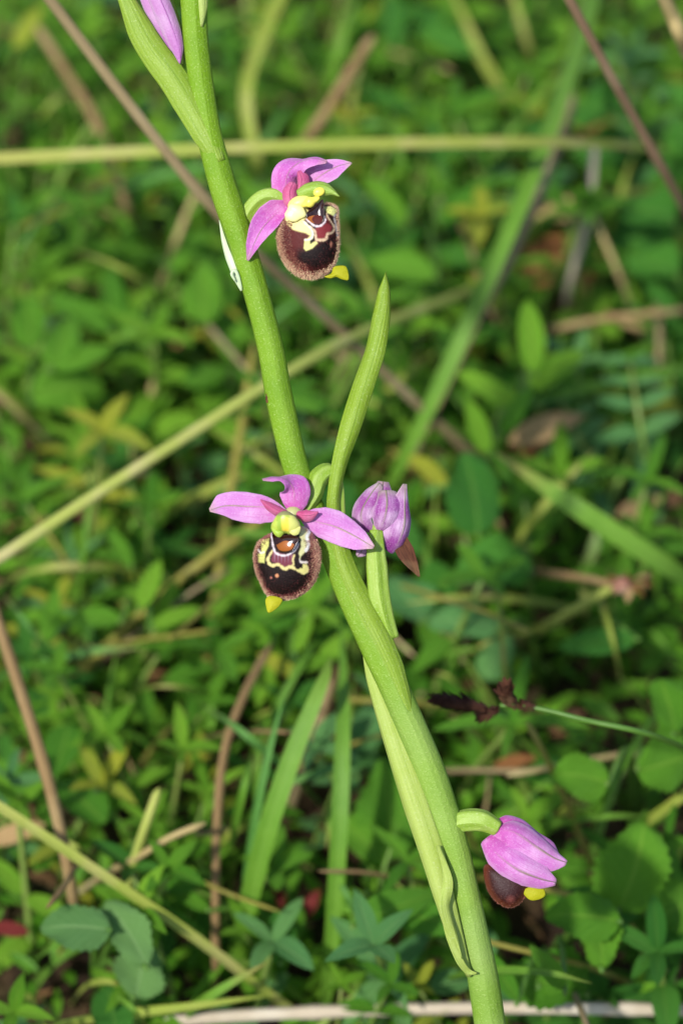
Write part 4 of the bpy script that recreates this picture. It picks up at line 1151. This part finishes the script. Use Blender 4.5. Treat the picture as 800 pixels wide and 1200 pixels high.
leaf_plant('broad_leaved_plant', 'plant with dark ovate and scalloped leaves right of the faded flower', (575, 700),
           [(552, 578, 40, 100, 100, 'leaf_dark', 5), (580, 664, 34, 88, 170, 'leaf_dark', 4), (505, 690, 24, 70, 190, 'leaf_dark', 5)])
leaf_plant('serrated_plant', 'plant with bluish toothed leaves beside the withered flower head', (640, 800),
           [(700, 752, 32, 92, 184, 'leaf_dark', 1), (545, 728, 28, 84, 165, 'leaf_blue', 5), (480, 700, 26, 66, 120, 'leaf_blue', 5), (580, 770, 24, 60, 60, 'leaf_blue', 5)])
leaf_plant('serrated_plant', 'plant with pale rounded toothed leaves above the half closed flower', (740, 960),
           [(680, 912, 44, 66, 172, 'leaf_mid', 4), (782, 828, 44, 66, 100, 'leaf_mid', 4), (780, 894, 40, 70, 10, 'leaf_mid', 4), (640, 905, 24, 50, 200, 'leaf_dark', 5)])
leaf_plant('serrated_plant', 'plant with one big drooping toothed leaf right of the half closed flower', (760, 1100),
           [(738, 1018, 36, 105, 75, 'leaf_mid', 4), (690, 1060, 26, 70, 150, 'leaf_dark', 5), (800, 1060, 28, 80, 20, 'leaf_mid', 5)])
leaf_plant('broad_leaved_plant', 'plant with broad wavy green leaves left of the lower orchid stem', (445, 1090),
           [(452, 950, 24, 118, 95, 'leaf_mid', 5), (425, 985, 22, 80, 130, 'leaf_mid', 5), (462, 1062, 32, 110, 25, 'leaf_mid', 0), (495, 1075, 28, 110, 170, 'leaf_mid', 1), (430, 850, 22, 80, 60, 'leaf_blue', 5)])
leaf_plant('dusty_plant', 'plant with dusty grey-green rounded leaves at the foot of the orange-brown stalk', (110, 1150),
           [(88, 1088, 38, 84, 178, 'leaf_dusty', 5), (150, 1095, 36, 88, 118, 'leaf_dusty', 5), (165, 1140, 26, 60, 70, 'leaf_dusty', 4)])
leaf_plant('dark_leaved_plant', 'plant with small dark rounded leaves under the upright bright blades', (330, 1140),
           [(326, 1098, 22, 62, 95, 'leaf_dark', 5), (220, 1052, 24, 60, 150, 'leaf_mid', 1), (215, 1035, 26, 50, 20, 'leaf_mid', 1)])
leaf_plant('broad_leaved_plant', 'plant with smooth pointed leaves below the level yellow-green blade', (500, 320),
           [(545, 235, 40, 82, 38, 'leaf_mid', 1), (452, 232, 40, 80, 128, 'leaf_bright', 1), (470, 310, 34, 90, 160, 'leaf_mid', 1), (540, 300, 30, 70, -10, 'leaf_dark', 1), (640, 215, 30, 60, 60, 'leaf_dark', 1)])
leaf_plant('leafy_plant', 'bright upright plant with long pale leaves right of the long bract', (600, 520),
           [(622, 395, 46, 90, 95, 'leaf_bright', 1), (575, 455, 44, 90, 145, 'leaf_bright', 1), (650, 430, 42, 80, 40, 'leaf_bright', 1), (560, 500, 40, 70, 110, 'leaf_bright', 1), (605, 480, 44, 70, 60, 'leaf_mid', 1)])
leaf_plant('leafy_plant', 'plant with plain oval leaves left of the front-facing flower', (175, 760),
           [(175, 685, 36, 64, 68, 'leaf_bright', 1), (205, 722, 34, 62, 25, 'leaf_bright', 1), (112, 722, 32, 64, 170, 'leaf_mid', 1), (60, 720, 30, 70, 80, 'leaf_mid', 0), (140, 640, 30, 60, 120, 'leaf_mid', 1)])
leaf_plant('yellowing_plant', 'small plant with yellow leaf behind the faded flower', (495, 600), [(502, 550, 36, 58, 140, 'leaf_yellow', 1), (480, 580, 26, 50, 60, 'leaf_mid', 1)])
leaf_plant('yellowing_plant', 'small plant with yellow and pale green leaves under the front-facing flower', (340, 800),
           [(325, 778, 30, 54, 150, 'leaf_yellow', 1), (355, 740, 34, 56, 70, 'leaf_bright', 1), (300, 740, 30, 50, 130, 'leaf_bright', 0), (390, 760, 30, 60, 50, 'leaf_bright', 0), (370, 775, 30, 60, 20, 'leaf_bright', 0)])
leaf_plant('yellowing_plant', 'small plant with one yellow leaf left of the long grey-brown stalk', (40, 90), [(32, 32, 40, 60, 60, 'leaf_yellow', 1), (70, 60, 30, 60, 20, 'leaf_mid', 1)])
rr_ = random.Random(77)
for (x, y, tx) in ((720, 300, 'plant with dark pointed leaves under the mauve-brown stalk'), (760, 140, 'plant with dark pointed leaves crossed by the mauve-brown stalk'), (500, 80, 'plant with broad dark leaves above the level yellow-green blade'),
                   (180, 340, 'plant with broad mid-green leaves below the long grey-brown stalk'), (640, 1100, 'plant with long green leaves below the half closed flower'), (60, 420, 'plant with long mid-green leaves above the thick half-dry stalk')):
    leaf_plant('broad_leaved_plant', tx, (x, y + 40), [(x + rr_.uniform(-60, 60), y + rr_.uniform(-60, 50), rr_.uniform(20, 40), rr_.uniform(60, 95), rr_.uniform(0, 180), 'leaf_dark' if 'dark' in tx else 'leaf_mid', rr_.choice([0, 1, 5])) for _ in range(6)])

# vetch with paired leaflets
def vetch(label, pts, n, lpx, mk):
    P = [G(*p) for p in pts]
    r0 = root('vetch', (P[0].x, P[0].y, 0), label, 'plant')
    o0 = Vector(WORLD[r0.name])
    path = crom([o0 + Vector((0, 0, -0.003))] + P, 30)
    obj('rachis', tube_mesh('rachis', path - np.array(o0), np.linspace(0.0008, 0.0003, 30), M['herb_stem'], 6), r0, Matrix.Identity(4))
    for k in range(n):
        i = int(10 + 19 * k / (n - 1)); p = Vector(path[i])
        T = (Vector(path[min(29, i + 1)]) - Vector(path[i - 1])).normalized()
        N = (-F_ * 0.5 + Vector((0, 0, 1))).normalized()
        sd = T.cross(N).normalized()
        for s in (-1, 1):
            ax = sd * s + T * 0.35
            obj('leaflet', LEAF[mk, 0][k % 3], r0, Matrix.Translation(-o0) @ frame(p, ax, N + sd * s * 0.2, pxsize(p) * lpx * (1.0 - 0.35 * k / n)))
vetch('bluish vetch leaf with paired narrow leaflets right of the pale long leaves', [(765, 590, 18), (755, 530, 38), (745, 470, 46), (738, 425, 44)], 6, 62, 'leaf_blue')
vetch('bluish vetch leaf with paired narrow leaflets near the short beige stalk', [(790, 240, 14), (770, 180, 30), (745, 120, 38), (720, 70, 36)], 6, 60, 'leaf_blue')
vetch('bluish vetch leaf with paired narrow leaflets above the broad flat blade', [(700, 590, 14), (690, 545, 30), (672, 500, 38), (655, 470, 36)], 5, 56, 'leaf_blue')

# single dead and coloured leaves
def lone_leaf(name, label, px, py, h, L, ang, mk, k, cat='leaf', face=0.5):
    c = G(px, py, h); s = pxsize(c) * L; a = math.radians(ang)
    axis = R_ * math.cos(a) + U_ * math.sin(a)
    o = bpy.data.objects.new(name, LEAF[mk, k][0]); COL.objects.link(o)
    o.matrix_world = frame(c - axis * s * 0.5, axis, -F_ * face + Vector((0, 0, 1)) * (1 - face), s)
    return tag(o, label, cat)
lone_leaf('dead_leaf', 'curled orange-brown dead leaf above the level tan stalk', 636, 302, 26, 74, 60, 'leaf_dead', 5)
lone_leaf('dead_leaf', 'pale straw-coloured dead leaf below the level yellow-green blade', 665, 244, 32, 84, 5, 'leaf_straw', 1)
lone_leaf('dead_leaf', 'pointed straw-coloured dead leaf beside the vetch leaflets', 640, 500, 42, 96, 22, 'leaf_straw', 0)
lone_leaf('dead_leaf', 'brown dead leaf tucked under the straw-coloured pointed leaf', 630, 520, 34, 80, 10, 'leaf_dead', 0)
lone_leaf('dead_leaf', 'small reddish-brown dead leaf above the half closed flower', 603, 892, 30, 52, 15, 'leaf_dead', 1, face=0.1)
lone_leaf('dead_leaf', 'narrow brown dead leaf below the vetch leaflets', 750, 592, 30, 64, 25, 'leaf_straw', 0)
lone_leaf('dead_leaf', 'brown dead leaf between green leaves beside the level tan stalk', 690, 145, 30, 60, 10, 'leaf_dead', 0)
lone_leaf('dead_leaf', 'pale dead leaf on the floor left of the orange-brown stalk', 20, 975, 24, 70, 20, 'leaf_straw', 0)
lone_leaf('red_leaf', 'small crimson leaf at the foot of the thin pale stalk', 682, 336, 18, 44, 60, 'leaf_red', 1)
lone_leaf('red_leaf', 'small red leaf beside the dusty rounded leaves', 8, 1088, 24, 54, 170, 'leaf_red', 0)
lone_leaf('red_leaf', 'small red leaf between the bright upright blades', 362, 1062, 16, 46, 60, 'leaf_red', 1)
lone_leaf('red_leaf', 'tiny dark red leaf beside the broad bright blade', 327, 1046, 14, 40, 100, 'leaf_red', 0)

# withered flower head
hp = G(738, 684, 46)
r0 = root('withered_flower', hp, 'withered brown and cream flower head at the end of a yellowish stalk', 'flower')
hr = random.Random(3)
for k in range(11):
    a = k * 0.9; ax = R_ * math.cos(a) * 0.8 + U_ * math.sin(a) * 0.6 - F_ * hr.uniform(0.1, 0.9)
    obj('petal', LEAF['leaf_straw' if k % 3 else 'leaf_dead', 1][k % 3], r0, frame(Vector((0, 0, 0)), ax, (0.2, 0.3, 1), hr.uniform(0.0035, 0.0052)))
ct = G(716, 688, 46) - hp
obj('calyx', tube_mesh('calyx', crom([ct, ct * 0.5, ct * 0.0], 8), lerpl([0.0006, 0.0016, 0.0019, 0.0008], np.linspace(0, 1, 8)), M['bloom'], 8), r0, Matrix.Identity(4))

# sedge with dark spikes
sp = root('sedge', G(880, 950, 0), 'sedge with a dark brown spike on a thin arching green stem', 'sedge')
so = np.array(WORLD[sp.name])
spath = crom([G(880, 950, -4), G(840, 900, 50), G(770, 864, 76), (G(690, 845, 80)), G(622, 829, 80), G(560, 826, 80), G(508, 820, 80)], 60)
obj('stem', tube_mesh('stem', spath[:46] - so, np.linspace(0.0006, 0.00036, 46), M['petiole'], 8), sp, Matrix.Identity(4))
def spike(name, path, rad, n, seed, mat='spike'):
    r = random.Random(seed)
    V, F, UV = [], [], []
    m = len(path)
    T = nrm(np.gradient(path, axis=0))
    for k in range(n):
        s = k / n * (m - 1); i = min(int(s), m - 2); p = path[i] + (path[i + 1] - path[i]) * (s - i)
        t = T[i]; a = k * 2.4
        b = nrm(np.cross(t, [0.2, 0.1, 1])); c = np.cross(t, b)
        d = b * math.cos(a) + c * math.sin(a)
        rd = rad * math.sin(math.pi * (0.12 + 0.8 * k / n)) ** 0.5
        ax = nrm(t * 0.9 + d * r.uniform(0.2, 0.7)); sd = np.cross(ax, d); L = rd * r.uniform(1.3, 1.9)
        i0 = len(V)
        for (tt, w) in ((0, 0.25), (0.35, 0.55), (0.7, 0.42), (1, 0.05)):
            for q_ in (-1, 0, 1):
                V.append(p + d * rd * 0.45 + ax * L * tt + sd * w * rd * q_ + d * rd * 0.3 * (1 - abs(q_)) * (1 - tt)); UV.append((tt, (q_ + 1) / 2))
        for u_ in range(3):
            for q_ in range(2):
                a_ = i0 + u_ * 3 + q_
                F.append((a_, a_ + 1, a_ + 4, a_ + 3))
    return build(name, V, F, M[mat], sp, UV)
px80 = pxsize(G(560, 826, 80))
tag(spike('spike', crom([G(572, 832, 80), G(540, 824, 81), G(506, 819, 82)], 12), 9.5 * px80, 70, 1), 'long dark brown spike at the end of the sedge')
spike('spike', crom([G(606, 830, 80), G(596, 818, 82), G(592, 804, 84)], 10), 10 * px80, 34, 2, 'wither')
spike('spike', crom([G(585, 830, 80), G(562, 840, 78)], 8), 8 * px80, 26, 3)
spike('spike', crom([G(628, 830, 80), G(610, 826, 81)], 8), 7 * px80, 20, 4, 'wither')
